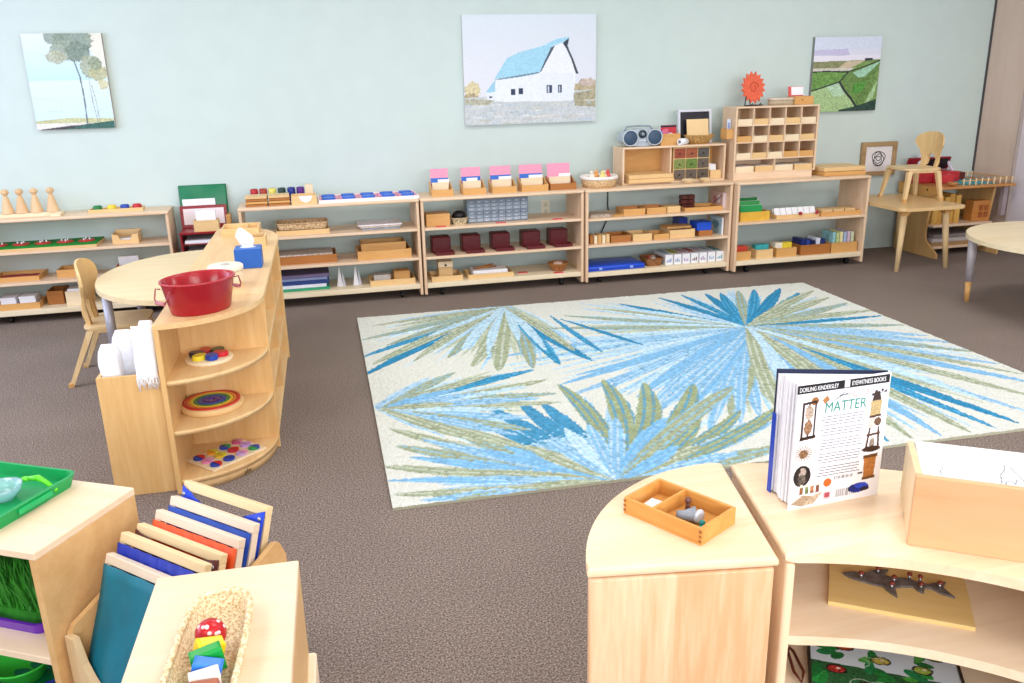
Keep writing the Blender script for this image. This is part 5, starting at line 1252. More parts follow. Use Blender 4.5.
# ------------------------------------------------------------------ wooden play bench by the right wall
DX0, DX1, DY0, DY1, DZ = 4.835, 5.53, 5.62, 6.12, 0.56
t = T('play_bench', 'wooden play bench with a shelf and a low peg fence, under the red case', 'bench', (DX0, DY0, 0))
W_ = DX1-DX0; D_ = DY1-DY0
DK = wood('#c98e52', '#a9703a', 0, 0.4)
P('bench_top', G().box(0, 0, DZ-0.02, W_, D_, DZ, 0.004), DK, t)
for a in (0.0, W_-0.12):
    g = G().at(TR(a, 0, 0) @ Matrix(((0, 0, 1, 0), (1, 0, 0, 0), (0, 1, 0, 0), (0, 0, 0, 1))))
    g.prism([(-0.02, 0), (-0.02, 0.035), (0.12, 0.13), (0.13, 0.20), (0.09, DZ-0.02), (D_-0.02, DZ-0.02), (D_-0.02, 0)], 0, 0.02)
    P('side_panel', g, wood('#d9b176', '#c49554', 2), t)
P('end_apron', G().at(Matrix(((0, 0, 1, -0.016), (1, 0, 0, 0), (0, 1, 0, 0), (0, 0, 0, 1)))).prism([(0.03, DZ-0.005), (0.03, DZ-0.05), (0.11, DZ-0.085), (D_-0.02, DZ-0.085), (D_-0.02, DZ-0.005)], 0, 0.014), wood('#dcae68', '#c89448', 0), t)
for y in (0.14, 0.30): P('bolt', G().cone((-0.018, y, DZ-0.03), (-0.014, y, DZ-0.03), 0.008, n=8), BLACK, t)
P('lower_shelf', G().box(0.02, 0.06, 0.235, W_-0.12, D_-0.05, 0.255, 0.002), UNIT, t)
P('foot_shelf', G().box(0.02, 0.08, 0.055, W_-0.12, D_-0.05, 0.075, 0.002), UNIT, t)
P('brace', G().box(W_-0.06, 0.05, 0.30, W_-0.02, 0.09, DZ-0.02, 0.002), plain('#9d8f92', 0.4), t)
t = T('peg_fence', 'low wooden fence of small pegs around a teal mat on the bench', 'toy fence', (DX0, DY0, DZ))
n_ = 9
for i in range(n_):
    for y in (0.03, D_-0.04):
        x = 0.22+i*(W_-0.24)/(n_-1) if y < 0.1 else 0.30+i*(W_-0.32)/(n_-1)
        P('peg', G().cone((x, y, 0), (x, y, 0.055), 0.006, n=8), PALE, t)
for y in (0.03, D_-0.04): P('rail', G().box(0.20 if y < .1 else .28, y-0.004, 0.036, W_-0.008, y+0.004, 0.043), BOX, t)
for x in (W_-0.02,): P('rail', G().box(x-0.004, 0.03, 0.036, x+0.004, D_-0.04, 0.043), BOX, t)
block('play_mat', DX0+0.26, DX0+0.56, DY0+0.06, DZ, 0.34, 0.006, plain('#3f9ea6', 0.5, 0.15, 30), 'teal mat inside the peg fence on the bench', 'mat')
t = T('toy_case', 'red open toy case with a black lining at the left of the bench', 'case', (DX0+0.24, DY0+0.335, DZ), -0.06)
P('case_base', G().box(-0.24, -0.06, 0, 0.15, 0.10, 0.085, 0.008), plain('#c03038', 0.35, 0.1), t)
P('front_box', G().box(-0.10, -0.13, 0, 0.05, -0.062, 0.07, 0.004), plain('#cc3a40', 0.35, 0.1), t)
g = G().at(TR(0, 0.10, 0.085) @ RX(0.35) @ TR(0, 0, 0)); g.box(-0.24, 0, 0, 0.15, 0.02, 0.11, 0.006)
P('lid', g, plain('#8c1c28', 0.35, 0.1), t)
g = G().at(TR(0, 0.098, 0.085) @ RX(0.35)); g.box(-0.12, -0.004, 0.01, 0.12, 0.0, 0.10)
P('black_lining', g, BLACK, t)
P('white_strap', G().tube([(-0.15, 0.05, 0.085), (-0.14, 0.07, 0.14), (-0.13, 0.095, 0.19), (-0.10, 0.12, 0.2)], 0.014, 8), plain('#d8d4e0', 0.5, 0.05), t, 'white strap')
P('white_strap', G().tube([(0.13, 0.0, 0.08), (0.135, 0.06, 0.12), (0.13, 0.1, 0.17), (0.10, 0.12, 0.19)], 0.012, 8), plain('#d8d4e0', 0.5, 0.05), t, 'white strap')
tray('wooden_box', DX0+0.42, DX0+0.50, DY0+0.34, DZ, 0.09, 0.065, plain('#6b2a22', 0.5, 0.15), 'small dark red-brown box behind the peg fence on the bench', 'box')
S('wooden_bowl', G().lathe([(0.02, 0), (0.035, 0.012), (0.04, 0.03), (0.036, 0.03), (0.02, 0.008), (0.0001, 0.008)], 20), DK, (DX0+0.13, DY0+0.045, DZ), 'small brown wooden bowl at the front left corner of the bench', 'bowl')
for i in range(5):
    block('wooden_plank', DX0+0.03+i*0.052, DX0+0.075+i*0.052, DY0+0.10+0.01*(i % 2), 0.255, 0.16, 0.235-0.012*(i % 3), [wood('#e0b45e', '#c89440', 2), wood('#d6a850', '#bf8a3a', 2)][i % 2], '%s of the upright yellow planks on the bench shelf' % ('first', 'second', 'third', 'fourth', 'fifth')[i], 'plank', 'upright planks on the bench shelf')
t = T('carved_block', 'orange-brown block with carved squares on the bench shelf', 'block', (DX0+0.50, DY0+0.11, 0.255))
P('block_body', G().box(-0.085, 0, 0, 0.085, 0.10, 0.165, 0.003), wood('#cf8c48', '#b4702e', 0), t)
for i in range(2):
    for j in range(2): P('carved_square', G().box(-0.03+0.05*i, -0.005, 0.03+0.055*j, 0.01+0.05*i, 0, 0.075+0.055*j, 0.002), wood('#a8602c', '#8a4a20', 0), t)
for i in range(3):
    block('storage_book', DX0+0.04+0.01*i, DX0+0.50-0.02*i, DY0+0.09, 0.075+0.032*i, 0.26, 0.03, plain(('#b08a5c', '#c9bfb8', '#8e847e')[i], .5, .1), '%s flat book at the bottom of the bench' % ('lowest tan', 'middle pale grey', 'topmost grey')[i], 'book')

# ------------------------------------------------------------------ near left: low shelf with a green tray
NR = -PI/6
NL = Matrix.Translation((-0.630, 1.797, 0)) @ RZ(NR)
def nl(x, y, z): return tuple(NL @ Vector((x, y, z)))
t = T('low_shelf', 'low plywood shelf in the near left corner carrying a green tray', 'shelving unit', nl(0, 0, 0), NR)
NW, ND, NH = 0.92, 0.315, 0.50
P('top_panel', G().box(-NW, 0, NH-0.019, 0, ND, NH, 0.002), PLY, t)
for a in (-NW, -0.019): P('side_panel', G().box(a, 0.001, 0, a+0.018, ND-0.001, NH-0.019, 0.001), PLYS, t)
P('shelf', G().box(-NW+0.018, 0.004, 0.207, -0.019, ND-0.006, 0.225, 0.001), PLY, t)
P('bottom_shelf', G().box(-NW+0.018, 0.004, 0.022, -0.019, ND-0.006, 0.040, 0.001), PLY, t)
P('back_panel', G().box(-NW+0.018, ND-0.006, 0.058, -0.019, ND-0.001, NH-0.019), PLY, t)
def plastic_tray(x0, x1, y0, y1, z, h, col, label, hole=True):
    t = T('plastic_tray', label, 'tray', nl((x0+x1)/2, (y0+y1)/2, z), NR)
    w_, d_ = x1-x0, y1-y0; n = 6
    po = rrect(-w_/2, -d_/2, w_/2, d_/2, 0.03, n); pi = rrect(-w_/2+0.008, -d_/2+0.008, w_/2-0.008, d_/2-0.008, 0.024, n)
    pb = rrect(-w_/2+0.01, -d_/2+0.01, w_/2-0.01, d_/2-0.01, 0.024, n); m_ = len(po)
    vs = [(p[0], p[1], 0) for p in pb] + [(p[0], p[1], h) for p in po] + [(p[0], p[1], h) for p in pi] + [(p[0]*0.985, p[1]*0.985, 0.005) for p in pb]
    g = G(); g.add(vs, [[k*m_+i, k*m_+(i+1) % m_, (k+1)*m_+(i+1) % m_, (k+1)*m_+i] for k in range(3) for i in range(m_)] + [list(range(m_))[::-1], [3*m_+i for i in range(m_)]], False)
    P('tray_body', g, plain(col, 0.25, 0.04), t)
    if hole: P('hand_slot', G().box(w_/2-0.003, -0.05, h*0.35, w_/2+0.002, 0.05, h*0.78, 0.002), plain('#1cab62' if 'green' in label else col, 0.25, 0.05), t)
    return t
plastic_tray(-0.62, -0.148, 0.022, 0.305, NH, 0.033, '#0f9a50', 'bright green plastic tray holding a clear bowl on the near left shelf')
t = T('clear_bowl', 'clear blue-tinted bowl standing in the bright green tray', 'bowl', nl(-0.262, 0.178, NH+0.006), NR)
P('bowl_body', G().lathe([(0.024, 0), (0.027, 0.003), (0.040, 0.018), (0.046, 0.036), (0.043, 0.036), (0.037, 0.018), (0.024, 0.005), (0.0001, 0.005)], 32), plain('#c4f0f4', 0.08, 0.02, trans=0.6), t)
t = T('scoop', 'lime green scoop lying in the bright green tray', 'scoop', nl(-0.235, 0.232, NH+0.008), NR)
P('handle', G().tube([(0, 0, 0.03), (0.025, 0.006, 0.032), (0.05, 0.003, 0.024), (0.085, -0.004, 0.010)], [0.006, 0.008, 0.006, 0.005], 8), plain('#5fd42c', 0.25, 0.04), t)
P('scoop_cup', G().sph((-0.008, 0.0, 0.028), 0.010, (1.2, 1, 0.6)), plain('#5fd42c', 0.25, 0.04), t)
plastic_tray(-0.55, -0.095, 0.06, 0.29, 0.225, 0.030, '#6a22b4', 'purple plastic tray under the artificial grass', True)
g = G(); random.seed(11)
g.prism(rrect(-0.19, -0.075, 0.19, 0.075, 0.03), 0.0, 0.03)
for k in range(2600):
    x, y = random.uniform(-0.185, 0.185), random.uniform(-0.072, 0.072); h_ = random.uniform(0.10, 0.175)
    a = random.uniform(0, 2*PI); bx, by = random.uniform(-0.035, 0.035), random.uniform(-0.03, 0.03); w_ = 0.0028
    c_, s_ = w_*math.cos(a), w_*math.sin(a)
    x1, y1 = x+bx*0.4, y+by*0.4; x2 = max(-0.2, min(0.2, x+bx)); y2 = max(-0.09, min(0.09, y+by))
    g.add([(x-c_, y-s_, 0.03), (x+c_, y+s_, 0.03), (x1+c_, y1+s_, h_*0.65), (x1-c_, y1-s_, h_*0.65), (x2, y2, h_)], [(0, 1, 2, 3), (3, 2, 4)])
t = S('artificial_grass', g, plain('#358a28', 0.5, 0.4, 25), nl(-0.315, 0.170, 0.232), 'dark green artificial grass block on the purple tray', 'grass', NR, kind='stuff')
plastic_tray(-0.50, -0.05, 0.03, 0.26, 0.040, 0.035, '#0d7a48', 'dark green plastic tray on the bottom of the near left shelf', False)
t = T('lime_bowl', 'lime green bowl in the dark green tray at the bottom left', 'bowl', nl(-0.245, 0.115, 0.046), NR)
P('bowl_body', G().lathe([(0.04, 0), (0.045, 0.003), (0.072, 0.05), (0.078, 0.056), (0.072, 0.056), (0.066, 0.05), (0.04, 0.007), (0.0001, 0.007)], 32), plain('#3fd048', 0.3, 0.04), t)
S('leaf_shape', G().prism(ell(0, 0, 0.03, 0.014, 14), 0, 0.004).prism(ell(0.02, 0.03, 0.028, 0.013, 14), 0.004, 0.008), plain('#1c7a68', 0.4), nl(-0.245, 0.115, 0.054), 'teal leaf shapes lying in the lime green bowl', 'toy', NR)
S('brush', G().cone((0, 0, 0), (0.16, 0.05, 0), 0.006, 0.005, 8), plain('#e4e4dc', 0.4), nl(-0.42, 0.17, 0.080), 'white stick lying across the dark green tray', 'stick', NR+0.9)
S('string_coil', G().tube([(0.02*math.cos(a*0.7)*(1+0.05*a), 0.016*math.sin(a*0.7)*(1+0.05*a), 0.003+0.0006*a) for a in range(24)], 0.0035, 6), plain('#24309c', 0.4), nl(-0.115, 0.085, 0.046), 'coil of dark blue cord beside the lime green bowl', 'cord', NR)

# ------------------------------------------------------------------ dressing frame rack
DR = -PI/4
u0, w0 = -1.55, 0.0
DM = Matrix.Translation(((w0+u0)/math.sqrt(2), (w0-u0)/math.sqrt(2), 0)) @ RZ(DR)
def dm(x, y, z): return tuple(DM @ Vector((x, y, z)))
t = T('frame_rack', 'wooden floor rack holding six dressing frames, beside the near left shelf', 'rack', dm(0, 0, 0), DR)
side = [(0.865, 0), (1.215, 0), (1.215, 0.39), (1.200, 0.428), (1.185, 0.434), (0.875, 0.292), (0.862, 0.275)]
for a in (-0.172, 0.158):
    g = G().at(TR(a, 0, 0) @ Matrix(((0, 0, 1, 0), (1, 0, 0, 0), (0, 1, 0, 0), (0, 0, 0, 1))))
    g.prism(side, 0, 0.014); P('side_panel', g, PLYS, t)
for i in range(6):
    yb = (0.977, 1.022, 1.068, 1.120, 1.165, 1.212)[i]-0.102; zb = (0.432, 0.463, 0.462, 0.474, 0.490, 0.510)[i]-0.290
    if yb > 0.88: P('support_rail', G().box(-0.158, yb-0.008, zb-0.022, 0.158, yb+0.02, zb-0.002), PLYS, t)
P('bottom_rail', G().box(-0.158, 0.88, 0.02, 0.158, 1.21, 0.035), PLYS, t)
arc = [(-0.166, 0.0), (-0.166, 0.275), (-0.135, 0.275)] + [(-0.135+0.27*i/14, 0.275-0.15*math.sin(PI*i/14)**0.6) for i in range(1, 14)] + [(0.135, 0.275), (0.166, 0.275), (0.166, 0.0)]
g = G().at(TR(0, 0.868, 0) @ RX(PI/2)); g.prism(arc, 0, 0.016)
P('front_panel', g, wood('#e8cba0', '#d8b688', 2), t)
FR = wood('#f0d8ac', '#e4c592', 0, 0.4)
FRP = wood('#eedcc6', '#e2cab0', 0, 0.4)
def dframe(i, bar, cloth, label, cl_label, style):
    yt = (0.977, 1.022, 1.068, 1.120, 1.165, 1.212)[i]; zt = (0.432, 0.463, 0.462, 0.474, 0.490, 0.510)[i]
    dx = (0.004, 0.002, -0.002, 0.0, 0.0, -0.004)[i]
    o = T('dressing_frame', label, 'dressing frame', dm(dx, yt-0.102, zt-0.290), rot=(0, 0, 0), group='dressing frames in the rack')
    o.rotation_euler = (RZ(DR) @ RX(-0.34)).to_euler()
    L, hh = 0.290, 0.305
    P('top_bar', G().box(-L/2, -0.010, hh-0.022, L/2, 0.010, hh, 0.0015), bar, o)
    P('bottom_bar', G().box(-L/2, -0.010, 0, L/2, 0.010, 0.020, 0.0015), bar, o)
    for a in (-L/2, L/2-0.018): P('stile', G().box(a, -0.009, 0.02, a+0.018, 0.009, hh-0.022, 0.001), bar, o)
    nx, nz = 14, 10; cm = plain(cloth, 0.55, 0.14, 14)
    def sheet(xa, xb, za, zb, cut=None, y=-0.0125, nm='cloth_panel', m_=None):
        g = G(); vs = []
        for s in (0, 1):
            for j in range(nz+1):
                for k in range(nx+1):
                    x = xa+(xb-xa)*k/nx; zz = za+(zb-za)*j/nz
                    if cut: zz = min(zz, cut(x))
                    vs.append((x, y-0.002*math.sin(k*1.7+j*0.6)-0.0025*s, zz))
        W1 = nx+1; o_ = W1*(nz+1)
        fs = [[j*W1+k, j*W1+k+1, (j+1)*W1+k+1, (j+1)*W1+k] for j in range(nz) for k in range(nx)]
        fs += [[o_+v for v in f[::-1]] for f in fs]
        for j in range(nz): fs += [[j*W1, (j+1)*W1, o_+(j+1)*W1, o_+j*W1], [j*W1+nx, o_+j*W1+nx, o_+(j+1)*W1+nx, (j+1)*W1+nx]]
        for k in range(nx): fs += [[k, o_+k, o_+k+1, k+1], [nz*W1+k, nz*W1+k+1, o_+nz*W1+k+1, o_+nz*W1+k]]
        g.add(vs, fs, True)
        return P(nm, g, m_ or cm, o, cl_label)
    if style == 'plain': sheet(-0.142, 0.142, 0.004, hh-0.022)
    elif style == 'split':
        sheet(-0.142, 0.006, 0.004, hh-0.022, y=-0.0145); sheet(-0.004, 0.142, 0.004, hh-0.022)
        for k in range(4): P('fastener', G().sph((0.0, -0.018, 0.05+0.06*k), 0.006, (1, 0.5, 1)), cm, o)
    elif style == 'v':
        cv = lambda x: hh-0.010-0.060*(1-abs(x)/0.142)
        sheet(-0.142, 0.0, 0.004, hh-0.006, cv); sheet(0.0, 0.142, 0.004, hh-0.006, cv)
        for s in (-1, 1): P('stud', G().sph((s*0.132, -0.017, hh-0.03), 0.005, (1, 0.6, 1)), METAL, o, 'metal stud')
    elif style == 'sag':
        cv = lambda x: hh-0.012-0.018*(1-(x/0.142)**2)
        sheet(-0.142, 0.142, 0.004, hh-0.006, cv)
        for s in (-1, 1): P('stud', G().sph((s*0.132, -0.017, hh-0.03), 0.005, (1, 0.6, 1)), METAL, o, 'metal stud')
    return o
dframe(0, FRP, '#0f6f86', 'dressing frame with teal cloth, frontmost in the rack', 'teal cloth', 'plain')
dframe(1, FR, '#142a9c', 'dressing frame with dark blue cloth, second from the front', 'dark blue cloth', 'split')
dframe(2, FR, '#54160f', 'dressing frame with maroon cloth and metal studs', 'maroon cloth', 'sag')
dframe(3, FRP, '#e2541c', 'dressing frame with bright orange cloth', 'orange cloth', 'split')
dframe(4, FRP, '#14409c', 'dressing frame with blue cloth just behind the orange one', 'blue cloth', 'plain')
dframe(5, FR, '#1a3fc4', 'rearmost dressing frame with bright blue cloth open in a V', 'bright blue cloth', 'v')

# ------------------------------------------------------------------ small stand with the basket
SR = -0.040
SM = Matrix.Translation((-0.070, 1.443, 0)) @ RZ(SR)
def sm(x, y, z): return tuple(SM @ Vector((x, y, z)))
t = T('small_stand', 'small plywood stand in the near left carrying a woven basket', 'stand', sm(0, 0, 0), SR)
P('top_panel', G().box(-0.250, -0.50, 0.582, 0, 0, 0.60, 0.002), PLY, t)
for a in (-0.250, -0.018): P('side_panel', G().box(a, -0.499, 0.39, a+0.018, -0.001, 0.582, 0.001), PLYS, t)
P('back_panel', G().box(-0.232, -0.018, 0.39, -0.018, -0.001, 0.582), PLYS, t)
P('lower_body', G().box(-0.262, -0.505, 0.0, 0.014, 0.008, 0.39, 0.004), PLY, t)
# oval woven basket
BB = Matrix.Translation((-0.203, 1.155, 0.60)) @ RZ(-0.09)
t = T('woven_basket', 'long oval woven basket holding a stacked block toy on the plywood stand', 'basket', tuple(BB.translation), -0.09)
def oval(a, b, e=3.6, n=44):
    o = []
    for i in range(n):
        q_ = 2*PI*i/n; c_, s_ = math.cos(q_), math.sin(q_)
        o.append((a*math.copysign(abs(c_)**(2/e), c_), b*math.copysign(abs(s_)**(2/e), s_)))
    return o
n = 44; prof = [(0.040, 0.150, 0.0), (0.046, 0.157, 0.008), (0.052, 0.168, 0.030), (0.053, 0.170, 0.034), (0.047, 0.163, 0.034), (0.043, 0.153, 0.010), (0.0001, 0.0001, 0.009)]
vs = []
for a, b, z in prof: vs += [(p[0], p[1], z) for p in oval(a, b)]
g = G(); g.add(vs, [[k*n+i, k*n+(i+1) % n, (k+1)*n+(i+1) % n, (k+1)*n+i] for k in range(len(prof)-1) for i in range(n)] + [list(range(n))[::-1]], True)
P('woven_body', g, weave_mat('#f0dcb4', '#c8a272', 260, 260), t)
P('coiled_rim', G().tube([(p[0], p[1], 0.034) for p in oval(0.051, 0.167)], 0.0055, 8, True), weave_mat('#f2e0ba', '#d0b080', 160, 160), t)
t = T('stacking_toy', 'colourful wooden block toy with a red spotted ball end lying in the woven basket', 'toy', (-0.200, 1.178, 0.6395), 0.02)
P('toy_head', G().sph((0, 0.018, 0), 0.024), plain('#b81820', 0.3, 0.05), t, 'red spotted ball')
g = G(); random.seed(3)
for k in range(16):
    a, b = random.uniform(0, 2*PI), random.uniform(-0.2, 1.2)
    d = Vector((math.cos(a)*math.cos(b), math.sin(a)*math.cos(b), math.sin(b)))
    c_ = Vector((0, 0.018, 0)) + d*0.0232
    g.at(Matrix.Translation(c_) @ d.to_track_quat('Z', 'Y').to_matrix().to_4x4()); g.lathe([(0.0034, 0), (0.003, 0.0012), (0.0001, 0.0014)], 10)
P('spots', g, plain('#f0c8c8', 0.4), t.children[0] if t.children else t, 'pale spots')
for k, (c, n_, rot, yy, wd) in enumerate((('#f0cc14', 'yellow', 0.30, -0.022, 0.020), ('#149a3c', 'green', -0.12, -0.047, 0.023), ('#2c78d8', 'blue', 0.30, -0.072, 0.021), ('#eadcd0', 'white', 0.0, -0.097, 0.021), ('#9a4c28', 'brown', 0.30, -0.122, 0.020), ('#c22820', 'dark red', 0.1, -0.147, 0.020))):
    g = G().at(TR(0, yy, 0) @ RY(rot) @ RZ((0.34, 0.22, -0.08, 0.20, 0.3, 0)[k])); g.prism(ell(0, 0, wd*1.08, 0.0125, 4, 45, 405) if False else [(-wd, -0.0115), (wd, -0.0115), (wd, 0.0115), (-wd, 0.0115)], -wd*0.85, wd*0.85, bev=0.004)
    P('block', g, plain(c, 0.3, 0.04), t, n_ + ' block')

# ------------------------------------------------------------------ near right: rounded end and curved unit
C = (0.786, 1.203); ea = (-0.350, 0.059); eb = (0.089, 0.395)
def qp(s=1.0, n=28):
    return [(s*(ea[0]*math.cos(PI/2*i/n)+eb[0]*math.sin(PI/2*i/n)), s*(ea[1]*math.cos(PI/2*i/n)+eb[1]*math.sin(PI/2*i/n))) for i in range(n+1)]
t = T('rounded_end_unit', 'rounded maple end unit at the bottom right carrying a divided wooden tray', 'shelving unit', (C[0], C[1], 0))
top = [(0, 0)] + qp()[::-1]
P('top_panel', G().prism(top, 0.580, 0.60, True, bev=0.008), MAP, t)
ang = math.atan2(-ea[1], -ea[0])
Lf = math.hypot(*ea); g = G().at(RZ(math.atan2(ea[1], ea[0])+PI) @ TR(-Lf, 0, 0))
g.box(0.004, 0.004, 0, Lf-0.004, 0.024, 0.576, 0.006, 2)
P('flat_panel', g, MAPZ, t)
Ls = math.hypot(*eb); g = G().at(RZ(math.atan2(eb[1], eb[0]))); g.box(0.024, 0.004, 0, Ls-0.004, 0.024, 0.576, 0.004)
P('side_panel', g, MAPZ, t)
for z in (0.40, 0.22, 0.05): P('shelf', G().prism([(p[0]*0.93+0.003, p[1]*0.90+0.034) for p in top], z-0.02, z, True), MAP, t)
CC = (0.643, 0.51); R0, R1 = 0.720, 1.103
def arcp(r0, r1, a0, a1, n=26):
    A = [math.radians(a0+(a1-a0)*i/n) for i in range(n+1)]
    return [(r0*math.cos(a), r0*math.sin(a)) for a in A] + [(r1*math.cos(a), r1*math.sin(a)) for a in A[::-1]]
t = T('curved_shelf_unit', 'curved maple shelf unit at the lower right carrying the upright book', 'shelving unit', (CC[0], CC[1], 0))
A0, A1 = 77.0, 30.0
P('top_panel', G().prism(arcp(R0, R1, A0, A1), 0.580, 0.60, True, bev=0.008), MAP, t)
for nm, z in (('shelf', 0.41), ('shelf', 0.245), ('bottom_shelf', 0.05)):
    P(nm, G().prism(arcp(R0+0.014, R1-0.02, A0-1.5, A1+1.5), z-0.020, z, True, bev=0.004), wood('#f1dcc0', '#e6c8a4', 0, 0.4, sc=0.7), t)
for a in (A0, A1+1.2):
    g = G().at(RZ(math.radians(a)) @ TR(0, -0.022, 0)); g.box(R0+0.002, 0, 0, R1-0.002, 0.020, 0.576, 0.006, 2)
    P('side_panel', g, MAPZ, t)
P('back_panel', G().prism(arcp(R1-0.018, R1-0.010, A0-1.6, A1+1.4), 0.05, 0.576, True), wood('#e9d6c4', '#dcc2a8', 2, 0.5), t)

# divided tray with small models
zt = 0.60
v1 = Vector((0.664-0.578, 1.280-1.449, 0)); 
TA = Vector((0.590, 1.462, 0)); 
dlong = Vector((0.0665, -0.110, 0)).normalized()
t = T('divided_tray', 'oak tray with two compartments on the rounded maple end unit', 'tray', (0.575, 1.440, zt), math.atan2(-0.165, 0.095))
# local x runs along the long near side, local y to the far side
LT, DT, HT = 0.185, 0.118, 0.036
g = G(); g.box(0, 0, 0, LT, DT, 0.005); g.box(0, 0, 0.005, LT, 0.006, HT, 0.0008); g.box(0, DT-0.006, 0.005, LT, DT, HT, 0.0008); g.box(0, 0.006, 0.005, 0.006, DT-0.006, HT); g.box(LT-0.006, 0.006, 0.005, LT, DT-0.006, HT)
P('tray_frame', g, OAK, t)
P('divider', G().box(0.066, 0.006, 0.005, 0.071, DT-0.006, HT-0.001), OAK, t)
g = G()
for a in (-0.0006, LT-0.0056):
    for k in range(3): g.box(a, -0.0006, 0.006+0.010*k, a+0.0062, 0.0004, 0.011+0.010*k)
P('corner_joint', g, wood('#a8642c', '#8c4e20', 0), t)
TM = Matrix.Translation((0.575, 1.440, zt)) @ RZ(math.atan2(-0.165, 0.095))
def tm(x, y, z=0.005): return tuple(TM @ Vector((x, y, z)))
S('white_card', G().box(-0.022, -0.03, 0, 0.022, 0.03, 0.004, 0.0005), PAPER, tm(0.037, 0.050), 'white card lying in the smaller compartment of the oak tray', 'card', -0.95)
t = T('toy_cannon', 'small grey flared tube model lying in the oak tray', 'toy', tm(0.112, 0.045, 0.020), 2.9)
P('barrel', G().at(RY(PI/2)).lathe([(0.0001, 0.012), (0.009, 0.012), (0.010, -0.004), (0.015, -0.020), (0.017, -0.024), (0.014, -0.024), (0.008, -0.006), (0.0001, -0.002)][::-1], 22), plain('#8c9099', 0.35, 0.1), t)
P('barrel_mouth', G().at(RY(PI/2)).lathe([(0.0125, -0.018), (0.0001, -0.016)], 22), BLACK, t)
S('toy_ring', G().at(RX(PI/2)).lathe([(0.006, -0.004), (0.013, -0.004), (0.015, 0), (0.013, 0.004), (0.006, 0.004), (0.0001, 0.003)], 22), plain('#c4c6cc', 0.3, 0.08), tm(0.138, 0.062, 0.020), 'pale grey ring-shaped piece leaning beside the grey tube model', 'toy', 0.5)
S('teal_piece', G().box(-0.012, -0.008, 0, 0.012, 0.008, 0.010, 0.003).sph((0.01, 0.004, 0.012), 0.006), plain('#128a86', 0.4), tm(0.160, 0.040, 0.005), 'small teal piece at the right of the oak tray', 'toy', 0.7)
S('white_piece', G().sph((0, 0, 0.008), 0.010, (1.2, 0.9, 0.8)), plain('#dfe0e4', 0.35), tm(0.148, 0.022, 0.005), 'small white rounded piece at the front right of the oak tray', 'toy')
S('brown_piece', G().cone((0, 0, 0.003), (0, 0, 0.02), 0.006, 0.004, 10).sph((0, 0, 0.024), 0.007), plain('#6a4238', 0.4, 0.2), tm(0.094, 0.088, 0.005), 'small brown and white figure at the back of the oak tray', 'toy')
S('sand_piece', G().sph((0, 0, 0.006), 0.009, (1.3, 1, 0.7)), plain('#a89678', 0.6, 0.2), tm(0.128, 0.020, 0.005), 'small sandy pebble in front of the grey tube model', 'stone')

# ------------------------------------------------------------------ the upright book
ba = math.atan2(1.367-1.358, 1.109-0.896)
t = T('picture_book', 'large white MATTER picture book standing open on the curved unit', 'book', (0.896, 1.358, 0.60), ba)
BW, BH = 0.213, 0.272
r = Ras(BW, BH, 213, 272, '#f0eff5')
k_ = BW/380.0
def bk(x, y):
    y = y if y < 100 else y-38
    return (x/400*BW, (1-y/530)*BH)
def blob(x, y, a, b, c, v=0.2, rg=0.08, al=1): xx, yy = bk(x, y); r.ell(xx, yy, a/400*BW, b/530*BH, c, v, al, rg)
def bpoly(pts, c, v=0.1): r.poly([bk(*p) for p in pts], c, v)
bpoly([(0, 6), (400, 6), (400, 42), (0, 42)], '#1c1a20', 0)
bpoly([(201, 9), (223, 9), (223, 38), (201, 38)], '#e8e6ea', 0)
blob(78, 78, 17, 17, '#a06a3c'); bpoly([(110, 78), (130, 60), (142, 80), (122, 96)], '#a87444')
for a in range(3): r.line([bk(165+10*a, 84-8*a), bk(205+12*a, 58+5*a)], .002, '#5c6068')
bpoly([(240, 58), (312, 54), (312, 78), (240, 82)], '#c8a8a8', .1); bpoly([(246, 62), (306, 58), (306, 74), (246, 78)], '#e8d8d8', .1)
for x, y in ((332, 84), (345, 72), (358, 82), (372, 70), (388, 76), (340, 92)): blob(x, y, 6, 6, '#3c2c34', .1, 0)
r.line([bk(332, 84), bk(358, 82), bk(388, 76)], .0015, '#3c2c34')
# hourglass frame
bpoly([(28, 118), (90, 112), (90, 122), (28, 128)], '#2a1c18'); bpoly([(26, 262), (92, 256), (94, 270), (24, 276)], '#2a1c18')
for x in (32, 58, 84): bpoly([(x-4, 120), (x+4, 120), (x+4, 266), (x-4, 266)], '#33231d')
blob(58, 160, 18, 30, '#b4a090', .2); blob(58, 222, 18, 30, '#8c6a50', .3)
for i in range(18):
    a = 2*PI*i/18; x, y = bk(48, 330); r.line([(x, y), (x+.020*math.cos(a), y+.016*math.sin(a))], .0022, '#8c6c4c')
blob(48, 334, 18, 18, '#7c5c40', .3)
blob(50, 428, 38, 46, '#1c1a1c', .1, 0.02); blob(50, 412, 17, 20, '#a89890', .2); blob(50, 446, 20, 22, '#5c544e', .4, .2); blob(34, 404, 8, 14, '#241f1f', .2)
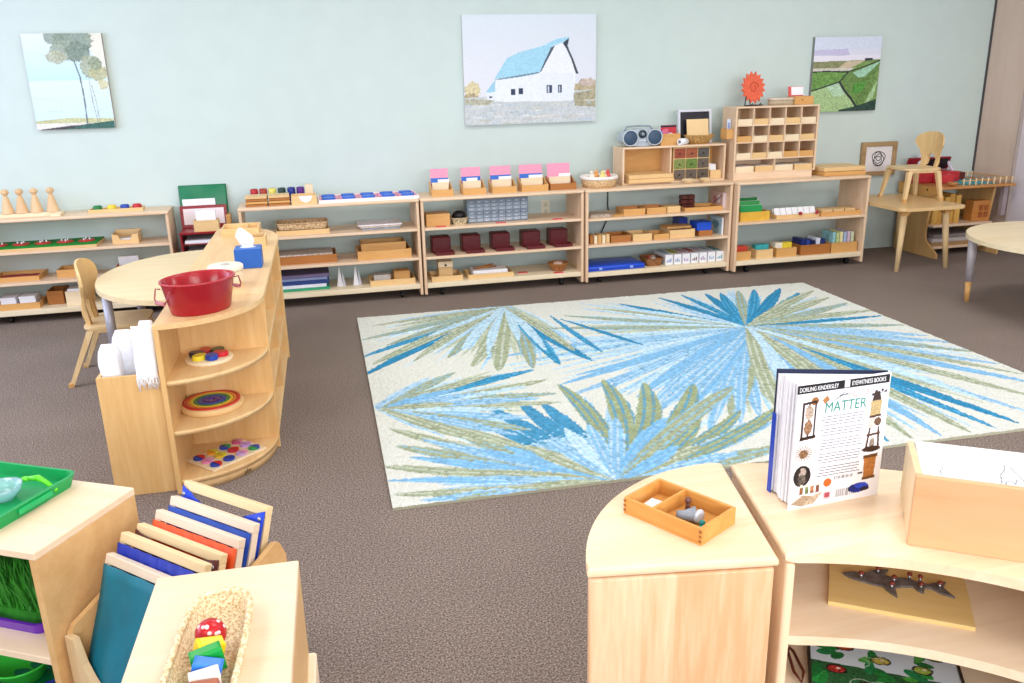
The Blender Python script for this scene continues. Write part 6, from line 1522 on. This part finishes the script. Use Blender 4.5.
# lantern-like instrument, right
bpoly([(338, 112), (362, 110), (372, 150), (330, 152)], '#3a2824'); bpoly([(326, 150), (376, 148), (374, 212), (328, 214)], '#b8a070'); bpoly([(326, 212), (378, 208), (378, 218), (326, 222)], '#4a3026')
bpoly([(320, 222), (352, 220), (352, 262), (320, 264)], '#c8c0b8'); blob(366, 240, 16, 18, '#6a4a34'); bpoly([(330, 264), (338, 264), (330, 350), (320, 350)], '#4a3026'); bpoly([(368, 262), (376, 262), (384, 348), (374, 348)], '#4a3026'); bpoly([(322, 290), (382, 286), (382, 296), (322, 300)], '#4a3026'); blob(350, 330, 12, 22, '#8c7c70'); blob(350, 356, 42, 13, '#3a2620')
bpoly([(322, 388), (378, 384), (374, 480), (326, 484)], '#b4743a', .15); bpoly([(318, 382), (382, 378), (382, 392), (318, 396)], '#6a4424'); bpoly([(322, 478), (380, 474), (380, 486), (322, 490)], '#6a4424')
blob(310, 520, 46, 22, '#1c2c8c', .35, .1); blob(322, 512, 28, 12, '#2b48c0', .3, .1); blob(340, 530, 22, 8, '#26202c', .2)
for k, c in enumerate(('#8c5a34', '#6c7a4a', '#a06a48', '#7c4a3a')):
    bpoly([(44+24*k, 470), (58+24*k, 468), (60+24*k, 508), (44+24*k, 510)], c, .3); blob(51+24*k, 472, 7, 7, '#e0d4c4', .1)
bpoly([(8, 545), (60, 512), (104, 522), (58, 562)], '#a89078', .15); bpoly([(58, 562), (104, 522), (150, 508), (112, 556)], '#bca890', .15)
blob(166, 474, 18, 18, '#e4682c', .05, 0)
for k in range(14): bpoly([(196+6*k, 452), (196+6*k+(2 if k % 3 else 4), 452), (196+6*k+(2 if k % 3 else 4), 466), (196+6*k, 466)], '#3a3438', 0)
bpoly([(152, 512), (186, 512), (186, 548), (152, 548)], '#d8c4cc', .1); bpoly([(158, 518), (180, 518), (180, 540), (158, 540)], '#b04a5a', .1)
for k in range(20):
    ww_ = (2, 3, 1.5, 4)[k % 4]; bpoly([(204+4.6*k, 512), (204+4.6*k+ww_*0.6, 512), (204+4.6*k+ww_*0.6, 546), (204+4.6*k, 546)], '#2c282e', 0)
bpoly([(300, 452), (322, 452), (322, 460), (300, 460)], '#4a4448', 0)
r.mesh('back_cover', 0.0025, vcol_mat(0.3), '#dcdae2', (0, 0.0, 0), (PI/2, 0, 0), t)
INK = plain('#55505c', 0.5, 0.02); TEAL = plain('#1f8576', 0.5, 0.02)
yb = -0.0028
def line_(nm, s, x, y, size, m_, sx=1.0, bold=0.0, lab=None):
    a, b = bk(x, y); return text_part(nm, s, size, m_, t, (a, yb, b), (PI/2, 0, 0), lab, sx, bold)
line_('series_title', 'DORLING KINDERSLEY', 8, 34, 0.0130, WHITE, 0.66, 0.0, 'white series title')
line_('series_title', 'EYEWITNESS BOOKS', 232, 33, 0.0130, WHITE, 0.66, 0.0, 'white series title')
line_('book_title', 'MATTER', 122, 170, 0.031, TEAL, 0.84, 0.0, 'teal book title')
g = G(); random.seed(9)      # body copy too small to read in the photograph: rows of thin word bars
rowsY = [190, 202, 214, 226, 244, 256, 268, 290, 302, 314, 326, 348, 360, 372, 384, 406, 418, 430, 442]
for y in rowsY:
    x = random.uniform(112, 128); xe = random.uniform(292, 308)
    while x < xe:
        w_ = random.uniform(12, 30); a, b = bk(x, y); a2, _ = bk(min(xe, x+w_), y)
        g.box(a, yb, b, a2, -0.0022, b+0.0017); x += w_+2.2
P('body_copy', g, plain('#6a6674', 0.6, 0.02), t, 'grey rows of small print', 'stuff')
# front cover opened behind, pages between
fx, fy = 0.906-0.896, 1.446-1.358
ca, sa = math.cos(-ba), math.sin(-ba)
fl = (fx*ca-fy*sa, fx*sa+fy*ca)
BLK = plain('#16203f', 0.35, 0.1)
g = G(); v0 = Vector((BW-0.001, 0.004, 0)); v1 = Vector((fl[0]-0.002, fl[1], 0)); nn = Vector((v1.y-v0.y, v0.x-v1.x, 0)).normalized()*0.0028
g.prism([(v0.x, v0.y), (v1.x, v1.y), (v1.x+nn.x, v1.y+nn.y), (v0.x+nn.x, v0.y+nn.y)], 0, BH+0.001)
P('front_cover', g, BLK, t, 'dark blue front cover')
P('spine', G().box(BW-0.001, -0.002, 0, BW+0.002, 0.010, BH), WHITE, t)
g = G(); g.box(fl[0]-0.0045, fl[1]-0.012, 0.0, fl[0]-0.003, fl[1]+0.001, BH*0.66)
P('cover_edge', g, plain('#1c44b4', 0.35), t, 'bright blue cover edge')
npg = 9
pv = []
for k in range(npg):
    s0 = (k+0.04)/npg; s1 = (k+0.90)/npg; h_ = BH-0.006-0.001*(k % 3)
    ins = 0.004+0.003*math.sin(k*1.3)
    pa = (0.004+(fl[0]-0.004)*s0+ins, fl[1]*s0+0.003); pb_ = (0.004+(fl[0]-0.004)*s1+ins, fl[1]*s1+0.002)
    sp = (BW-0.004, 0.001+0.006*s0); sp2 = (BW-0.004, 0.001+0.006*s1)
    g = G().prism([sp, sp2, pb_, pa], 0.003, h_); P('page_block', g, plain('#f2f2f6', 0.6, 0.02), t)
bpy.context.view_layer.update()

# ------------------------------------------------------------------ open wooden box with a drawn map
oa = math.atan2(1.068-1.177, 1.193-1.036)
OM = Matrix.Translation((1.036, 1.177, 0.60)) @ RZ(oa)
t = T('paper_box', 'open wooden paper box at the right edge holding a drawn map sheet', 'box', (1.036, 1.177, 0.60), oa)
OW, OD, OH = 0.335, 0.226, 0.143
P('front_panel', G().box(0, 0, 0, OW, 0.012, OH, 0.0015), wood('#deb084', '#cc9a6c', 0, 0.4, sc=0.6), t)
P('rear_panel', G().box(0, OD-0.012, 0, OW, OD, OH-0.030, 0.0015), PLYS, t)
mirror = Matrix(((0, 0, 1, 0), (1, 0, 0, 0), (0, 1, 0, 0), (0, 0, 0, 1)))
for a in (0.0, OW-0.012):
    g = G().at(TR(a, 0, 0) @ mirror); g.prism([(0.012, 0), (0.085, 0), (0.11, 0.010), (0.135, 0.0), (OD-0.012, 0), (OD-0.012, OH-0.022), (0.012, OH)], 0, 0.012)
    P('side_panel', g, wood('#edd6ae', '#dfc192', 2, 0.4), t)
P('bottom_panel', G().box(0.012, 0.012, 0.012, OW-0.012, OD-0.012, 0.018), PLY, t)
def om(x, y, z): return tuple(OM @ Vector((x, y, z)))
S('paper_stack', G().box(0.014, 0.014, 0.018, OW-0.014, OD-0.014, 0.122), PAPER, om(0, 0, 0), 'thick stack of white paper filling the wooden paper box', 'paper', oa)
W_, H_ = OW-0.03, OD-0.03
r = Ras(W_, H_, 230, 150, '#f3f4f9')
def mp_(x, y): return ((x-100)/560*W_, (1-(y-55)/140)*H_)
def pline(pts, w_=.0019, c='#8d8d98'): r.line([mp_(*p) for p in pts], w_, c)
pline([(165, 178), (162, 150), (175, 138), (230, 136), (300, 132), (330, 160), (345, 170)]); pline([(345, 165), (350, 140), (370, 120), (375, 106), (390, 110), (410, 140), (425, 168), (415, 160), (395, 150), (385, 165), (375, 155), (360, 160), (352, 172)], .0021, '#6c6c76'); pline([(425, 185), (460, 188), (500, 182), (572, 186), (640, 178)])
pline([(360, 200), (365, 215), (380, 205), (392, 215), (405, 202)]); pline([(165, 178), (190, 186), (240, 188)])
for x0_, x1_, y in ((170, 235, 88), (298, 345, 112), (446, 525, 211)):
    x = x0_
    while x < x1_: pline([(x, y), (x+7, y)], .0022, '#77747e'); x += 10
mo = r.mesh('map_sheet', 0.0015, vcol_mat(0.6), '#f4f4f8', om(0.015, 0.015, 0.123), (0.0, 0, oa))
tag(mo, 'white sheet with a thin outline map on top of the paper box', 'paper')

# fish puzzle board
fa = math.atan2(1.13-1.281, 1.185-0.967)
FM = Matrix.Translation((0.962, 1.288, 0.41)) @ RZ(fa)
t = T('fish_puzzle', 'wooden puzzle board with a dark shark cut-out and small knobs under the book', 'puzzle', (0.962, 1.288, 0.41), fa)
FW, FD = 0.268, 0.205
P('board', G().box(0, 0, 0, FW, FD+0.03, 0.009, 0.001), wood('#eacb8c', '#dcb870', 0, 0.4, sc=0.7), t)
def fpx(x, y):   # crop coordinates (board corners: (165,280),(915,440),(880,190),(165,35)) mapped to the board plane
    v = y; u = (x-165)/740.0
    yl = 280+160*u; yt = 35+155*u
    s = (yl-y)/(yl-yt)
    return (u*FW, s*0.185-0.017)
shark = [(240, 125), (300, 122), (345, 132), (370, 130), (410, 120), (450, 116), (493, 120), (465, 148), (520, 165), (580, 170), (650, 195), (700, 208), (740, 203), (797, 200), (775, 228), (828, 280), (760, 255), (715, 228), (680, 222), (670, 250), (640, 235), (620, 215), (560, 210), (520, 215), (528, 262), (495, 240), (455, 205), (400, 190), (340, 172), (280, 150)]
P('shark_shape', G().prism([fpx(*p) for p in shark], 0.009, 0.014), plain('#6a625e', 0.6, 0.35, 60), t, 'dark grey shark shape')
for x, y in ((338, 160), (432, 140), (515, 190), (500, 222), (600, 180), (655, 195), (655, 232), (755, 232)):
    a, b = fpx(x, y)
    kb = P('knob', G().cone((a, b, 0.014), (a, b, 0.024), 0.0028, n=8), METAL, t)
    P('knob_cap', G().sph((a, b, 0.027), 0.0055, (1, 1, 0.8)), plain('#7a3020', 0.3, 0.1), kb, 'dark red knob cap')

# garden picture puzzle on the lower shelf
ga = math.radians(-31)
GM = Matrix.Translation((0.903, 1.228, 0.245)) @ RZ(ga)
W_, H_ = 0.29, 0.22
r = Ras(W_, H_, 200, 150, '#cfd6de'); rs2 = np.random.RandomState(8)
r.poly([(0, 0), (W_, 0), (W_, H_*0.45), (0, H_*0.5)], '#2a5a34', .2)
for k in range(46):
    x, y = rs2.uniform(0, W_), rs2.uniform(0, H_*0.98)
    a = rs2.uniform(0, PI); c_, s_ = math.cos(a), math.sin(a); L1, L2 = rs2.uniform(.014, .030), rs2.uniform(.007, .013)
    pts = [(x+L1*math.cos(q_)*c_-L2*math.sin(q_)*s_, y+L1*math.cos(q_)*s_+L2*math.sin(q_)*c_) for q_ in [2*PI*i/14 for i in range(14)]]
    if y < H_*0.6 or rs2.rand() < 0.45: r.poly(pts, ['#1f7a34', '#2a9440', '#1f7a44', '#4a9a3c', '#1a6a32'][rs2.randint(5)], .15)
for x, y, c in ((.07, .17, '#a4442c'), (.05, .09, '#b0302c'), (.14, .14, '#b8a850'), (.15, .20, '#9c3c44'), (.22, .13, '#9aa84a'), (.20, .06, '#8c4a3c'), (.11, .05, '#5c2c20'), (.25, .18, '#7a8c34')):
    r.ell(x, y, .021, .014, '#181a1c', .1, 1, .1); r.ell(x, y, .017, .011, c, .25, 1, .1); r.ell(x+.004, y+.003, .004, .003, '#e8d8c8', .1)
for k in range(7):
    x, y = rs2.uniform(.02, W_-.05), rs2.uniform(.02, H_-.05); r.line([(x+.022*math.cos(q_), y+.016*math.sin(q_)) for q_ in [2*PI*i/16 for i in range(17)]], .0016, '#c4d4c0', .8)
t = T('picture_puzzle', 'glossy garden picture puzzle of leaves and beetles on the lower curved shelf', 'puzzle', tuple(GM.translation), ga)
r.mesh('picture_plate', 0.010, vcol_mat(0.15), '#3a2a20', (0, 0, 0), (0, 0, 0), t)
P('rim', G().box(-0.006, -0.006, 0, 0, H_+0.006, 0.013, 0.001).box(W_, -0.006, 0, W_+0.006, H_+0.006, 0.013, 0.001).box(0, H_, 0, W_, H_+0.006, 0.013, 0.001).box(0, -0.006, 0, W_, 0, 0.013, 0.001), plain('#2c241c', 0.4), t)
S('cord_loop', G().tube([(0, 0, 0.01), (0.012, 0.03, 0.012), (0.006, 0.09, 0.016), (0.0, 0.10, 0.018), (-0.006, 0.09, 0.016), (-0.008, 0.03, 0.012)], 0.0035, 8, True), plain('#5c2418', 0.3, 0.1), (0.900, 1.262, 0.245), 'dark red-brown cord loop left of the garden picture puzzle', 'cord', -0.3)
